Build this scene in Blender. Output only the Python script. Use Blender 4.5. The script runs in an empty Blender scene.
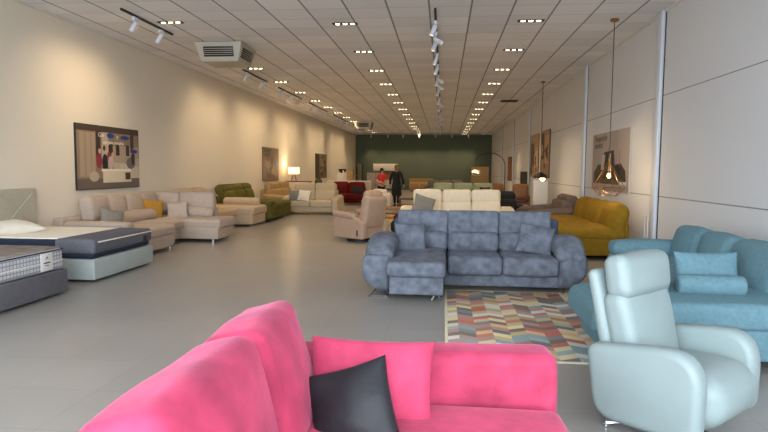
import bpy, math, random
from mathutils import Vector, Matrix, noise
random.seed(7)
R = math.radians
col = bpy.context.scene.collection
sc = bpy.context.scene

# ------------------------------------------------------------------ geometry
class G:
    """a bag of vertices and faces that becomes one mesh"""
    def __init__(s): s.v = []; s.f = []; s.m = []
    def add(s, vf, loc=(0, 0, 0), rot=(0, 0, 0), mi=0):
        v, f = vf; b = len(s.v)
        M = Matrix.Translation(loc) @ Matrix.Rotation(rot[2], 4, 'Z') @ Matrix.Rotation(rot[1], 4, 'Y') @ Matrix.Rotation(rot[0], 4, 'X')
        s.v += [tuple(M @ Vector(p)) for p in v]
        s.f += [tuple(i + b for i in q) for q in f]; s.m += [mi] * len(f)
        return s
    def mesh(s, name, mats, ang=40, smooth=True):
        me = bpy.data.meshes.new(name); me.from_pydata(s.v, [], s.f)
        for m in (mats if isinstance(mats, (list, tuple)) else [mats]): me.materials.append(m)
        for p, i in zip(me.polygons, s.m): p.material_index = i; p.use_smooth = smooth
        if smooth and ang < 180: me.set_sharp_from_angle(angle=R(ang))
        me.update(); return me

def _axis(h, r, n, k):
    r = min(r, h * .999)
    c = [h - r + r * math.tan(R(45) * i / k) for i in range(1, k + 1)]
    inner = [-(h - r) + 2 * (h - r) * i / n for i in range(n + 1)]
    return [-x for x in reversed(c)] + inner + c, r

def rbox(sx, sy, sz, r=.02, puff=(0, 0, 0), n=1, k=2, wr=0, ws=3., seed=0, fn=None):
    """rounded box centred on the origin; puff bulges its faces, wr crumples it, fn bends it"""
    hx, hy, hz = sx / 2, sy / 2, sz / 2
    r = min(r, hx, hy, hz)
    if any(puff) or wr or fn: n = max(n, 4)
    ax = [_axis(h, r, n, k)[0] for h in (hx, hy, hz)]
    V = []; idx = {}; F = []
    def vid(p):
        key = (round(p[0], 6), round(p[1], 6), round(p[2], 6))
        if key not in idx: idx[key] = len(V); V.append(p)
        return idx[key]
    for a in range(3):
        b, c = (a + 1) % 3, (a + 2) % 3
        for sgn in (-1, 1):
            for i in range(len(ax[b]) - 1):
                for j in range(len(ax[c]) - 1):
                    q = []
                    for (ii, jj) in ((i, j), (i + 1, j), (i + 1, j + 1), (i, j + 1)):
                        p = [0, 0, 0]; p[a] = sgn * (hx, hy, hz)[a]; p[b] = ax[b][ii]; p[c] = ax[c][jj]
                        q.append(vid(tuple(p)))
                    F.append(tuple(q) if sgn > 0 else tuple(reversed(q)))
    out = []
    H = (hx, hy, hz)
    for p in V:
        q = [max(-(h - r), min(h - r, x)) for x, h in zip(p, H)]
        d = Vector([x - y for x, y in zip(p, q)])
        if d.length > 1e-9: d = d.normalized() * r
        o = [x + y for x, y in zip(q, d)]
        u = [max(-1, min(1, x / h)) for x, h in zip(o, H)]
        e = [0, 0, 0]
        for a in range(3):
            if puff[a]:
                b, c = (a + 1) % 3, (a + 2) % 3
                e[a] = u[a] * puff[a] * (1 - u[b] ** 2) * (1 - u[c] ** 2)
        o = Vector([x + y for x, y in zip(o, e)])
        if wr:
            s = Vector((seed * 7.3, seed * 3.1, seed * 1.7))
            o += noise.noise_vector(o * ws + s) * wr + noise.noise_vector(o * ws * 2.7 + s) * wr * .4
        if fn: o = Vector(fn(o))
        out.append(tuple(o))
    return out, F

def box(sx, sy, sz): return rbox(sx, sy, sz, .004, k=1)

def lathe(prof, seg=20):
    """profile of (radius, z) turned about Z"""
    V = []; F = []
    n = len(prof)
    for i in range(seg):
        a = 2 * math.pi * i / seg
        for rr, z in prof: V.append((rr * math.cos(a), rr * math.sin(a), z))
    for i in range(seg):
        j = (i + 1) % seg
        for k in range(n - 1): F.append((i * n + k, j * n + k, j * n + k + 1, i * n + k + 1))
    F.append(tuple(i * n for i in reversed(range(seg)))); F.append(tuple(i * n + n - 1 for i in range(seg)))
    return V, F

def cyl(r, h, seg=16): return lathe([(r * .9, -h / 2), (r, -h / 2 + r * .1), (r, h / 2 - r * .1), (r * .9, h / 2)], seg)
def roll(r, h, rr=None, seg=18):
    rr = rr or r * .35
    p = [(max(.001, r - rr + rr * math.sin(R(90) * i / 4)), -h / 2 + rr * (1 - math.cos(R(90) * i / 4))) for i in range(5)]
    p = [(.001, -h / 2)] + p; p = p + [(a, -b) for a, b in reversed(p)]
    return lathe(p, seg)

def tube(pts, r, seg=8):
    pts = [Vector(p) for p in pts]; V = []; F = []
    for i, p in enumerate(pts):
        t = (pts[min(i + 1, len(pts) - 1)] - pts[max(i - 1, 0)]).normalized()
        a = t.cross(Vector((0, 0, 1)) if abs(t.z) < .9 else Vector((1, 0, 0))).normalized(); b = t.cross(a)
        for k in range(seg):
            g = 2 * math.pi * k / seg; V.append(tuple(p + (a * math.cos(g) + b * math.sin(g)) * r))
    for i in range(len(pts) - 1):
        for k in range(seg):
            l = (k + 1) % seg; F.append((i * seg + k, i * seg + l, (i + 1) * seg + l, (i + 1) * seg + k))
    F.append(tuple(reversed(range(seg)))); F.append(tuple((len(pts) - 1) * seg + k for k in range(seg)))
    return V, F

def sphere(rx, ry, rz, seg=16, rings=10):
    pr = [(max(1e-4, math.sin(math.pi * i / rings)), -math.cos(math.pi * i / rings)) for i in range(rings + 1)]
    v, f = lathe(pr, seg); return [(x * rx, y * ry, z * rz) for x, y, z in v], f

def pillow(w, h, t, seed=0, n=14, wr=.012, pw=.45):
    """throw pillow standing in XZ, facing -Y, centred"""
    V = []; F = []
    for s in (-1, 1):
        b = len(V)
        for i in range(n + 1):
            for j in range(n + 1):
                u = math.sin((i / n - .5) * math.pi); w2 = math.sin((j / n - .5) * math.pi)
                x = w / 2 * u * (1 - .07 * (1 - w2 * w2)); z = h / 2 * w2 * (1 - .07 * (1 - u * u))
                y = s * (t / 2 * (max(0, 1 - u * u) * max(0, 1 - w2 * w2)) ** pw + .004)
                if wr and 0 < i < n and 0 < j < n:
                    y += noise.noise(Vector((x * 9 + seed * 5, z * 9, s * 3))) * wr
                V.append((x, y, z))
        for i in range(n):
            for j in range(n):
                q = (b + i * (n + 1) + j, b + (i + 1) * (n + 1) + j, b + (i + 1) * (n + 1) + j + 1, b + i * (n + 1) + j + 1)
                F.append(q if s < 0 else tuple(reversed(q)))
    m = (n + 1) ** 2; ring = [i * (n + 1) for i in range(n + 1)] + [n * (n + 1) + j for j in range(1, n + 1)] + [i * (n + 1) + n for i in range(n - 1, -1, -1)] + [j for j in range(n - 1, 0, -1)]
    for a in range(len(ring)):
        c, d = ring[a], ring[(a + 1) % len(ring)]; F.append((d, c, c + m, d + m))
    return V, F

def rounded_poly(pts, radii, k=6):
    """polygon with rounded corners, pts counter-clockwise"""
    out = []; n = len(pts)
    for i in range(n):
        p = Vector(pts[i]); a = Vector(pts[i - 1]); b = Vector(pts[(i + 1) % n]); r = radii[i]
        da = (a - p).normalized(); db = (b - p).normalized(); ang = da.angle(db); L = r / math.tan(ang / 2)
        s = p + da * L; e = p + db * L
        for t in range(k + 1):
            t /= k; out.append(tuple(s * (1 - t) ** 2 + p * 2 * t * (1 - t) + e * t * t))
    return out

def slab(prof, T, r=.04, k=4):
    """profile (y, z) given thickness T along X with rounded rims"""
    n = len(prof); P = [Vector(p) for p in prof]
    N = []
    for i in range(n):
        t = (P[(i + 1) % n] - P[i - 1]); N.append(Vector((t.y, -t.x)).normalized())
    rings = []
    for j in range(k + 1): rings.append((-T / 2 + r * (1 - math.cos(R(90) * (k - j) / k)) * 0 + r * (1 - math.sin(R(90) * j / k)), r * (1 - math.cos(R(90) * (k - j) / k)) ))
    rings = [(-T / 2 + r * (1 - math.cos(R(90) * j / k)), r * (1 - math.sin(R(90) * j / k))) for j in range(k + 1)]
    rings += [(-x, o) for x, o in reversed(rings)]
    V = []; F = []
    for x, o in rings:
        for p, q in zip(P, N): V.append((x, p.x - q.x * o, p.y - q.y * o))
    for a in range(len(rings) - 1):
        for i in range(n):
            j = (i + 1) % n; F.append((a * n + i, (a + 1) * n + i, (a + 1) * n + j, a * n + j))
    F.append(tuple(range(n))); F.append(tuple(reversed([(len(rings) - 1) * n + i for i in range(n)])))
    return V, F

def skin(vs, es, rs, sub=1):
    me = bpy.data.meshes.new('s'); me.from_pydata(vs, es, []); o = bpy.data.objects.new('s', me); col.objects.link(o)
    o.modifiers.new('k', 'SKIN').use_smooth_shade = True
    for d, r in zip(me.skin_vertices[0].data, rs):
        d.radius = (r, r) if not isinstance(r, tuple) else r
    me.skin_vertices[0].data[0].use_root = True
    m = o.modifiers.new('u', 'SUBSURF'); m.levels = m.render_levels = sub
    ev = o.evaluated_get(bpy.context.evaluated_depsgraph_get()); r = bpy.data.meshes.new_from_object(ev)
    bpy.data.objects.remove(o); return r

# ------------------------------------------------------------------ objects
def thing(name, label, cat, loc=(0, 0, 0), rz=0, group=None):
    o = bpy.data.objects.new(name, None); o.empty_display_size = .1; col.objects.link(o)
    o.location = loc; o.rotation_euler = (0, 0, rz); o['label'] = label; o['category'] = cat
    if group: o['group'] = group
    return o
def part(name, g, mat, parent=None, loc=(0, 0, 0), rot=(0, 0, 0), label=None, ang=40):
    if isinstance(g, tuple): g = G().add(g)
    me = g if isinstance(g, bpy.types.Mesh) else g.mesh(name, mat, ang)
    if isinstance(g, bpy.types.Mesh) and not len(me.materials): me.materials.append(mat)
    o = bpy.data.objects.new(name, me); col.objects.link(o)
    o.parent = parent; o.location = loc; o.rotation_euler = rot
    if label: o['label'] = label
    return o
def solo(name, g, mat, label, cat, loc=(0, 0, 0), rot=(0, 0, 0), group=None, ang=40):
    o = part(name, g, mat, None, loc, rot, label, ang); o['category'] = cat
    if group: o['group'] = group
    return o
def struct(name, g, mat, loc=(0, 0, 0), rot=(0, 0, 0), parent=None):
    o = part(name, g, mat, parent, loc, rot); o['kind'] = 'structure'; return o
def dup(root, loc, rz, label, group=None):
    r = root.copy(); col.objects.link(r); r.location = loc; r.rotation_euler = (0, 0, rz); r['label'] = label
    if group: r['group'] = group
    for ch in root.children:
        c = ch.copy(); col.objects.link(c); c.parent = r
        for g in ch.children:
            d = g.copy(); col.objects.link(d); d.parent = c
            for h in g.children: e = h.copy(); col.objects.link(e); e.parent = d
    return r
ORD = 'first second third fourth fifth sixth seventh eighth ninth tenth eleventh twelfth thirteenth fourteenth fifteenth sixteenth seventeenth eighteenth nineteenth twentieth twenty-first twenty-second twenty-third twenty-fourth twenty-fifth twenty-sixth'.split()

# ------------------------------------------------------------------ materials
def srgb(c):
    return tuple(((x / 255) / 12.92 if x / 255 <= .04045 else ((x / 255 + .055) / 1.055) ** 2.4) for x in c)
def nodes(name):
    m = bpy.data.materials.new(name); m.use_nodes = True; nt = m.node_tree
    return m, nt, nt.nodes['Principled BSDF']
def N(nt, t, **kw):
    n = nt.nodes.new(t)
    for k, v in kw.items():
        if k in n.inputs.keys() if isinstance(k, str) else False: n.inputs[k].default_value = v
        else: setattr(n, k, v)
    return n
def mat(name, c, rough=.5, metal=0, var=.0, vs=8., bump=0, bs=60., sheen=0, spec=.5, emit=None, es=0, tint=None, aniso=None, coat=0):
    m, nt, b = nodes(name); L = nt.links.new
    c = srgb(c) + (1,)
    b.inputs['Base Color'].default_value = c; b.inputs['Roughness'].default_value = rough; b.inputs['Metallic'].default_value = metal
    b.inputs['Specular IOR Level'].default_value = spec
    if coat: b.inputs['Coat Weight'].default_value = coat
    if sheen:
        b.inputs['Sheen Weight'].default_value = sheen; b.inputs['Sheen Roughness'].default_value = .4
        b.inputs['Sheen Tint'].default_value = (srgb(tint) if tint else c[:3]) + (1,)
    if emit: b.inputs['Emission Color'].default_value = srgb(emit) + (1,); b.inputs['Emission Strength'].default_value = es
    if var or bump:
        tc = nt.nodes.new('ShaderNodeTexCoord'); geo = tc.outputs['Object']
        if aniso:
            mp = nt.nodes.new('ShaderNodeMapping'); mp.inputs['Scale'].default_value = aniso; L(geo, mp.inputs[0]); geo = mp.outputs[0]
    if var:
        nz = nt.nodes.new('ShaderNodeTexNoise'); nz.inputs['Scale'].default_value = vs; nz.inputs['Detail'].default_value = 5; L(geo, nz.inputs['Vector'])
        rp = nt.nodes.new('ShaderNodeValToRGB'); rp.color_ramp.elements[0].position = .3; rp.color_ramp.elements[1].position = .7
        rp.color_ramp.elements[0].color = tuple(x * (1 - var) for x in c[:3]) + (1,)
        rp.color_ramp.elements[1].color = tuple(min(1, x * (1 + var)) for x in c[:3]) + (1,)
        L(nz.outputs['Fac'], rp.inputs[0]); L(rp.outputs[0], b.inputs['Base Color'])
    if bump:
        n2 = nt.nodes.new('ShaderNodeTexNoise'); n2.inputs['Scale'].default_value = bs; n2.inputs['Detail'].default_value = 4; L(geo, n2.inputs['Vector'])
        bp = nt.nodes.new('ShaderNodeBump'); bp.inputs['Strength'].default_value = bump; bp.inputs['Distance'].default_value = .01
        L(n2.outputs['Fac'], bp.inputs['Height']); L(bp.outputs[0], b.inputs['Normal'])
    return m

M = {}
def fab(key, c, var=.12, vs=9, bump=.25, bs=70, rough=.9, sheen=.15, tint=None):
    M[key] = mat(key, c, rough, var=var, vs=vs, bump=bump, bs=bs, sheen=sheen, spec=.2, tint=tint); return M[key]
fab('pink', (174, 58, 88), .34, 5, .45, 10, .75, .35, (255, 170, 200))
fab('charcoal', (30, 30, 34), .2, 8, .4, 18, .5, .05, (150, 150, 155)); M['charcoal'].node_tree.nodes['Principled BSDF'].inputs['Specular IOR Level'].default_value = .3
fab('blue', (100, 105, 115), .34, 9, .3, 40, .85, .2)
fab('blue_dark', (70, 78, 92), .2, 9)
fab('teal', (98, 130, 140), .1, 30, .3, 120, .9, .15)
M['leather'] = mat('leather', (132, 146, 145), .45, var=.03, vs=5, bump=.2, bs=9, spec=.4)
fab('beige', (176, 160, 146), .05, 20, .2, 90)
fab('peach', (196, 174, 146), .05, 20)
fab('olive', (98, 92, 42), .15, 10)
fab('tan', (166, 138, 96), .08, 12)
fab('cream', (190, 174, 146), .05, 15)
fab('white_sofa', (224, 210, 184), .04, 15)
M['recliner'] = mat('recliner', (168, 142, 122), .55, var=.05, vs=8, bump=.15, bs=30, spec=.3)
fab('mustard', (140, 107, 26), .12, 10)
fab('taupe', (112, 94, 84), .12, 10)
fab('red', (98, 24, 22), .1, 10)
fab('sage', (160, 164, 128), .06, 12)
fab('dark_fabric', (50, 47, 46), .1, 12)
fab('grey_fabric', (128, 124, 116), .1, 14)
fab('mattress_grey', (98, 98, 104), .1, 24)
fab('mattress_navy', (44, 50, 66), .05, 24)
fab('linen', (232, 224, 208), .04, 14)
fab('bed_teal', (164, 172, 168), .04, 20)
fab('bed_grey', (100, 98, 102), .06, 20)
fab('headboard', (176, 172, 156), .04, 20)
fab('ochre', (160, 118, 48), .08, 14)
fab('pouf_teal', (42, 66, 66), .1, 14)
M['chrome'] = mat('chrome', (205, 208, 212), .15, 1)
M['black'] = mat('black', (22, 22, 24), .45)
M['black_metal'] = mat('black_metal', (28, 26, 26), .35, .6)
M['white_plastic'] = mat('white_plastic', (212, 216, 226), .4)
M['white_paint'] = mat('white_paint', (226, 222, 214), .5)
M['ac_plastic'] = mat('ac_plastic', (186, 180, 166), .5)
M['wood'] = mat('wood', (150, 104, 62), .5, var=.25, vs=3, aniso=(1, 12, 12))
M['oak'] = mat('oak', (176, 138, 78), .5, var=.2, vs=3, aniso=(1, 10, 10))
M['brown_wood'] = mat('brown_wood', (98, 54, 34), .45, var=.25, vs=3, aniso=(1, 10, 10))
M['red_wood'] = mat('red_wood', (120, 34, 26), .4)
M['brass'] = mat('brass', (150, 110, 60), .35, .9)
M['cord'] = mat('cord', (90, 74, 56), .7)
M['bulb'] = mat('bulb', (255, 230, 180), .3, emit=(255, 206, 130), es=14)
M['spot_glow'] = mat('spot_glow', (255, 240, 215), .3, emit=(255, 226, 180), es=9)
M['spot_lens'] = mat('spot_lens', (235, 235, 240), .2, emit=(255, 236, 210), es=1.0)
M['shade_glow'] = mat('shade_glow', (250, 232, 190), .8, emit=(255, 214, 140), es=1.7)
M['skin'] = mat('skin', (206, 160, 134), .55)
M['hair_dark'] = mat('hair_dark', (36, 26, 22), .6, bump=.4, bs=120)
M['hair_fair'] = mat('hair_fair', (126, 96, 58), .6, bump=.4, bs=120)
M['coat_black'] = mat('coat_black', (18, 19, 22), .85)
M['shirt_red'] = mat('shirt_red', (216, 62, 52), .8)
M['ink_dark'] = mat('ink_dark', (40, 32, 30), .6)
M['green_vase'] = mat('green_vase', (70, 72, 44), .4)

def wall_mat(name, c, lines=(), var=.03, rough=.7):
    """painted wall; lines = (axis, position, width) joints in world metres"""
    m = mat(name, c, rough, spec=.3); nt = m.node_tree; L = nt.links.new; b = nt.nodes['Principled BSDF']
    tc = nt.nodes.new('ShaderNodeTexCoord'); sp = nt.nodes.new('ShaderNodeSeparateXYZ'); L(tc.outputs['Object'], sp.inputs[0])
    nz = N(nt, 'ShaderNodeTexNoise'); nz.inputs['Scale'].default_value = .8; nz.inputs['Detail'].default_value = 6; L(tc.outputs['Object'], nz.inputs['Vector'])
    mr = N(nt, 'ShaderNodeMapRange'); mr.inputs['To Min'].default_value = 1 - var; mr.inputs['To Max'].default_value = 1 + var; L(nz.outputs['Fac'], mr.inputs['Value'])
    f = mr.outputs[0]
    for ax, pos, w in lines:
        s = N(nt, 'ShaderNodeMath', operation='SUBTRACT'); L(sp.outputs[ax], s.inputs[0]); s.inputs[1].default_value = pos
        a = N(nt, 'ShaderNodeMath', operation='ABSOLUTE'); L(s.outputs[0], a.inputs[0])
        g = N(nt, 'ShaderNodeMath', operation='GREATER_THAN'); L(a.outputs[0], g.inputs[0]); g.inputs[1].default_value = w / 2
        k = N(nt, 'ShaderNodeMath', operation='MULTIPLY_ADD'); L(g.outputs[0], k.inputs[0]); k.inputs[1].default_value = .62; k.inputs[2].default_value = .38
        q = N(nt, 'ShaderNodeMath', operation='MULTIPLY'); L(f, q.inputs[0]); L(k.outputs[0], q.inputs[1]); f = q.outputs[0]
    mx = N(nt, 'ShaderNodeVectorMath', operation='SCALE'); mx.inputs[0].default_value = srgb(c); L(f, mx.inputs['Scale'])
    L(mx.outputs[0], b.inputs['Base Color']); return m

def grid_mat(name, c, px, py, ox, oy, wx, wy, darkx, darky, var, rough, spec=.3, noise_v=.0, noise_s=2, coat=0):
    m = mat(name, c, rough, spec=spec); nt = m.node_tree; L = nt.links.new; b = nt.nodes['Principled BSDF']
    tc = nt.nodes.new('ShaderNodeTexCoord'); sp = nt.nodes.new('ShaderNodeSeparateXYZ'); L(tc.outputs['Object'], sp.inputs[0])
    def frac(out, p, o, w):
        a = N(nt, 'ShaderNodeMath', operation='SUBTRACT'); L(out, a.inputs[0]); a.inputs[1].default_value = o
        d = N(nt, 'ShaderNodeMath', operation='DIVIDE'); L(a.outputs[0], d.inputs[0]); d.inputs[1].default_value = p
        fl = N(nt, 'ShaderNodeMath', operation='FLOOR'); L(d.outputs[0], fl.inputs[0])
        fr = N(nt, 'ShaderNodeMath', operation='FRACT'); L(d.outputs[0], fr.inputs[0])
        pp = N(nt, 'ShaderNodeMath', operation='LESS_THAN'); L(fr.outputs[0], pp.inputs[0]); pp.inputs[1].default_value = w / p
        return fl.outputs[0], pp.outputs[0]
    fx, lx = frac(sp.outputs[0], px, ox, wx); fy, ly = frac(sp.outputs[1], py, oy, wy)
    cb = N(nt, 'ShaderNodeCombineXYZ'); L(fx, cb.inputs[0]); L(fy, cb.inputs[1])
    wn = N(nt, 'ShaderNodeTexWhiteNoise', noise_dimensions='2D'); L(cb.outputs[0], wn.inputs['Vector'])
    mr = N(nt, 'ShaderNodeMapRange'); mr.inputs['To Min'].default_value = 1 - var; mr.inputs['To Max'].default_value = 1 + var; L(wn.outputs[0], mr.inputs['Value'])
    f = mr.outputs[0]
    if noise_v:
        nz = N(nt, 'ShaderNodeTexNoise'); nz.inputs['Scale'].default_value = noise_s; nz.inputs['Detail'].default_value = 7; L(tc.outputs['Object'], nz.inputs['Vector'])
        m2 = N(nt, 'ShaderNodeMapRange'); m2.inputs['To Min'].default_value = 1 - noise_v; m2.inputs['To Max'].default_value = 1 + noise_v; L(nz.outputs['Fac'], m2.inputs['Value'])
        q = N(nt, 'ShaderNodeMath', operation='MULTIPLY'); L(f, q.inputs[0]); L(m2.outputs[0], q.inputs[1]); f = q.outputs[0]
    for l, dk in ((ly, darky), (lx, darkx)):
        k = N(nt, 'ShaderNodeMath', operation='MULTIPLY_ADD'); L(l, k.inputs[0]); k.inputs[1].default_value = dk - 1; k.inputs[2].default_value = 1
        q = N(nt, 'ShaderNodeMath', operation='MULTIPLY'); L(f, q.inputs[0]); L(k.outputs[0], q.inputs[1]); f = q.outputs[0]
    mx = N(nt, 'ShaderNodeVectorMath', operation='SCALE'); mx.inputs[0].default_value = srgb(c); L(f, mx.inputs['Scale'])
    L(mx.outputs[0], b.inputs['Base Color']); return m

# ------------------------------------------------------------------ camera
F_PX, CAM_H = 590., 1.5
VX, VY, ROLL = 443., 169., .008
yaw = math.atan((VX - 384) / F_PX); pit = math.atan((216 - VY) / math.hypot(F_PX, VX - 384))
cam = bpy.data.cameras.new('camera'); co = bpy.data.objects.new('camera', cam); col.objects.link(co)
cam.sensor_width = 36; cam.lens = 36 * F_PX / 768; cam.clip_end = 200
co.matrix_world = Matrix.Translation((0, 0, CAM_H)) @ Matrix.Rotation(yaw, 4, 'Z') @ Matrix.Rotation(math.pi / 2 - pit, 4, 'X') @ Matrix.Rotation(ROLL, 4, 'Z')
sc.camera = co

# ------------------------------------------------------------------ the room
XL, XR, YF, YB, HC = -6.5, 3.45, -1.6, 43.5, 4.03
CX, WX, CYm, LY = (XL + XR) / 2, XR - XL, (YF + YB) / 2, YB - YF
M['column'] = mat('column', (214, 219, 226), .5)
M['floor'] = grid_mat('floor', (154, 149, 143), .6, .6, .1, .05, .006, .006, .8, .8, .03, .3, .45, .12, 1.3)
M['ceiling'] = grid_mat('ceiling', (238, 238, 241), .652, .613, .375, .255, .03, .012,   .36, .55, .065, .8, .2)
M['wall_left'] = wall_mat('wall_left', (230, 221, 204))
M['wall_right'] = wall_mat('wall_right', (216, 216, 217), [(2, 1.10, .016), (2, 2.70, .014), (1, 6.4, .012), (1, 19.1, .012), (1, 29.2, .012), (1, 34.6, .012)])
M['wall_back'] = wall_mat('wall_back', (94, 104, 88))
def plane_box(x0, x1, y0, y1, z0, z1): return [( (x0+x1)/2, (y0+y1)/2, (z0+z1)/2 ), (x1-x0, y1-y0, z1-z0)]
def slab_box(x0, x1, y0, y1, z0, z1):
    v = [(x, y, z) for x in (x0, x1) for y in (y0, y1) for z in (z0, z1)]
    return v, [(0, 1, 3, 2), (4, 6, 7, 5), (0, 4, 5, 1), (2, 3, 7, 6), (0, 2, 6, 4), (1, 5, 7, 3)]
struct('floor', slab_box(XL - .2, XR + .2, YF - .2, YB + .2, -.2, 0), M['floor'])
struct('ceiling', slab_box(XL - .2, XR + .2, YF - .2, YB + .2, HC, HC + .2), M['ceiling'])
struct('wall_left', slab_box(XL - .2, XL, YF, YB, 0, HC), M['wall_left'])
struct('wall_right', slab_box(XR, XR + .2, YF, YB, 0, HC), M['wall_right'])
struct('wall_back', slab_box(XL, XR, YB, YB + .2, 0, HC), M['wall_back'])
g = G()
for x in (XL + .1, XL + 2.6, XL + 5.0, XL + 7.4, XR - .1): g.add(slab_box(x - .05, x + .05, YF - .1, YF, .1, HC - .3))
g.add(slab_box(XL, XR, YF - .1, YF, HC - .3, HC)); g.add(slab_box(XL, XR, YF - .1, YF, 0, .1))
struct('wall_front', g, M['black_metal'])
struct('pavement', slab_box(-30, 25, -30, YF - .2, -.25, -.02), mat('pavement', (140, 138, 134), .9, var=.1))
# white steel columns let into the right wall, each with a dark shadow gap
for i, y in enumerate((10.0, 15.0, 19.6 + .3, 24.4, 29.9, 35.6)):
    if i == 2: continue
    g = G().add(rbox(.06, .2, HC, .01, k=1), (XR - .03, y, HC / 2)).add(rbox(.012, .03, HC - .02, .004, k=1), (XR - .005, y - .117, HC / 2), mi=1)
    struct('trim_%d' % (i + 1), g, [M['column'], M['black']])
# perimeter angle between ceiling and walls
for i, (x, s) in enumerate(((XL, 1), (XR, -1))):
    struct('trim_%d' % (i + 11), slab_box(x, x + s * .03, YF, YB, HC - .03, HC) if s > 0 else slab_box(x - .03, x, YF, YB, HC - .03, HC), M['white_paint'])

# ------------------------------------------------------------------ lights
WARM = (1.0, .74, .46)
def spot(name, parent, loc, rot, watts, ang, blend=.5, size=.05, c=WARM):
    l = bpy.data.lights.get(name)
    if not l:
        l = bpy.data.lights.new(name, 'SPOT'); l.energy = watts; l.color = c; l.spot_size = R(ang); l.spot_blend = blend; l.shadow_soft_size = size
    o = bpy.data.objects.new(name, l); col.objects.link(o); o.parent = parent; o.location = loc; o.rotation_euler = rot; return o
def make_downlight():
    t = thing('ceiling_downlight', '', 'ceiling light')
    g = G()
    for s in (-1, 1): g.add(box(.44, .012, .02), (0, s * .055, -.006)).add(box(.012, .12, .02), (s * .214, 0, -.006))
    g.add(box(.42, .1, .006), (0, 0, -.001)); part('frame', g, M['black'], t)
    for x in (-.13, 0, .13):
        l = part('lamp', lathe([(.012, .004), (.036, 0), (.036, -.008), (.03, -.012)], 14), M['spot_glow'], t, (x, 0, -.004))
    spot('downlight_beam', t, (0, 0, -.04), (0, 0, 0), 44, 130, .8, .12)
    return t
DL = make_downlight(); first = True
rows = [(-1.75, 'left of the central track'), (1.43, 'right of the central track'), (-4.78, 'along the long cream wall')]
for x, w in rows:
    n = 0
    ys = [10.4 + 2.44 * i for i in range(14)] if x > -4 else [10.1 + 2.35 * i for i in range(14)]
    for y in ys:
        if x < -4 and (abs(y - 10.1) < 1 and y > 10.5): continue
        lab = 'triple downlight in black tray %s, %s from the shop front' % (w, ORD[n]); n += 1
        if first: DL.location = (x, y, HC); DL['label'] = lab; DL['group'] = 'ceiling downlights'; first = False
        else: dup(DL, (x, y, HC), 0, lab, 'ceiling downlights')
# track spotlights
def make_spotlight():
    t = thing('track_spotlight', '', 'spotlight')
    part('adapter_box', rbox(.05, .16, .06, .008, k=1), M['white_plastic'], t, (0, 0, -.05))
    part('stem', cyl(.012, .1, 10), M['white_plastic'], t, (0, 0, -.12))
    h = part('lamp_head', G().add(lathe([(.03, .09), (.04, .08), (.044, -.06), (.042, -.09), (.036, -.08)], 16)), M['white_plastic'], t, (-.035, 0, -.17), (R(0), R(22), 0))
    part('lens', lathe([(.001, -.078), (.036, -.078), (.036, -.086), (.001, -.087)], 16), M['spot_lens'], h)
    spot('track_beam', h, (0, 0, -.12), (0, 0, 0), 34, 60, 1.0, .05)
    return t
SP = make_spotlight(); first = True
def track(label, x, y0, y1):
    solo('light_track', rbox(.035, y1 - y0, .035, .004, k=1), M['black'], label, 'light track', (x, (y0 + y1) / 2, HC - .02))
def set_tilt(o, deg, data=None):
    for h in o.children:
        if h.name.startswith('lamp_head'):
            h.rotation_euler = (0, R(deg), 0)
            for l in h.children:
                if data and l.type == 'LIGHT': l.data = data
def spots(x, lst, w, rz, tilt=22, data=None):
    global first
    for i, y in enumerate(lst):
        lab = 'white spotlight %s, %s from the front' % (w, ORD[i])
        if first: o = SP; SP.location = (x, y, HC - .02); SP.rotation_euler = (0, 0, rz); SP['label'] = lab; SP['group'] = 'track spotlights'; first = False
        else: o = dup(SP, (x, y, HC - .02), rz, lab, 'track spotlights')
        set_tilt(o, tilt, data)
# dup copies lights too, being grandchildren of the fixture
def beam(n, w_, a):
    l = bpy.data.lights.get(n) or bpy.data.lights.new(n, 'SPOT'); l.energy = w_; l.color = WARM; l.spot_size = R(a); l.spot_blend = 1; l.shadow_soft_size = .05; return l
XT = -.17
track('long black light track down the middle of the ceiling', XT, 9.5, 43.0)
spots(XT, [10.2, 11.5, 13.0, 14.3, 16.2, 18.4, 20.8, 23.4, 26.2, 29.2, 32.2, 35.4, 38.6], 'on the middle ceiling track turned to the cream wall', 0)
spots(XT, [11.0, 15.9, 17.2, 22.0, 27.6, 31], 'on the middle ceiling track turned to the panelled wall', math.pi, 56, beam('panel_beam', 95, 34))
XW = -5.15
for i, (a, b) in enumerate(((9.15, 10.95), (14.9, 17.0), (18.2, 21.2), (22.4, 26.0), (27.5, 31.5), (33.5, 38.0))):
    track('%s short black light track along the cream wall, counted from the shop front' % ORD[i], XW, a, b)
spots(XW, [9.6, 10.5, 15.2, 16.6, 18.6, 19.7, 20.8, 23.0, 24.2, 25.5, 28.2, 29.6, 31, 34.2, 36, 37.6], 'on the tracks by the cream wall', 0, 34, beam('cream_wall_beam', 27, 125))
track('short black light track across the ceiling before the green wall', -1.6, 42.2, 42.24)
tr = bpy.context.scene.objects['light_track.007'] if 'light_track.007' in bpy.data.objects else None
bt = [o for o in col.objects if o.get('label', '').startswith('short black light track across')][0]
bt.data = G().add(rbox(8.4, .035, .035, .004, k=1)).mesh('light_track', M['black'])
for i, x in enumerate((-5.2, -4.0, -2.9, -1.75, -.6, .55, 1.7)):
    o = dup(SP, (x, 42.2, HC - .02), R(-90), 'white spotlight on the track before the green wall, %s from the cream wall' % ORD[i], 'green wall spotlights'); set_tilt(o, 30, beam('green_wall_beam', 55, 60))

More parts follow.
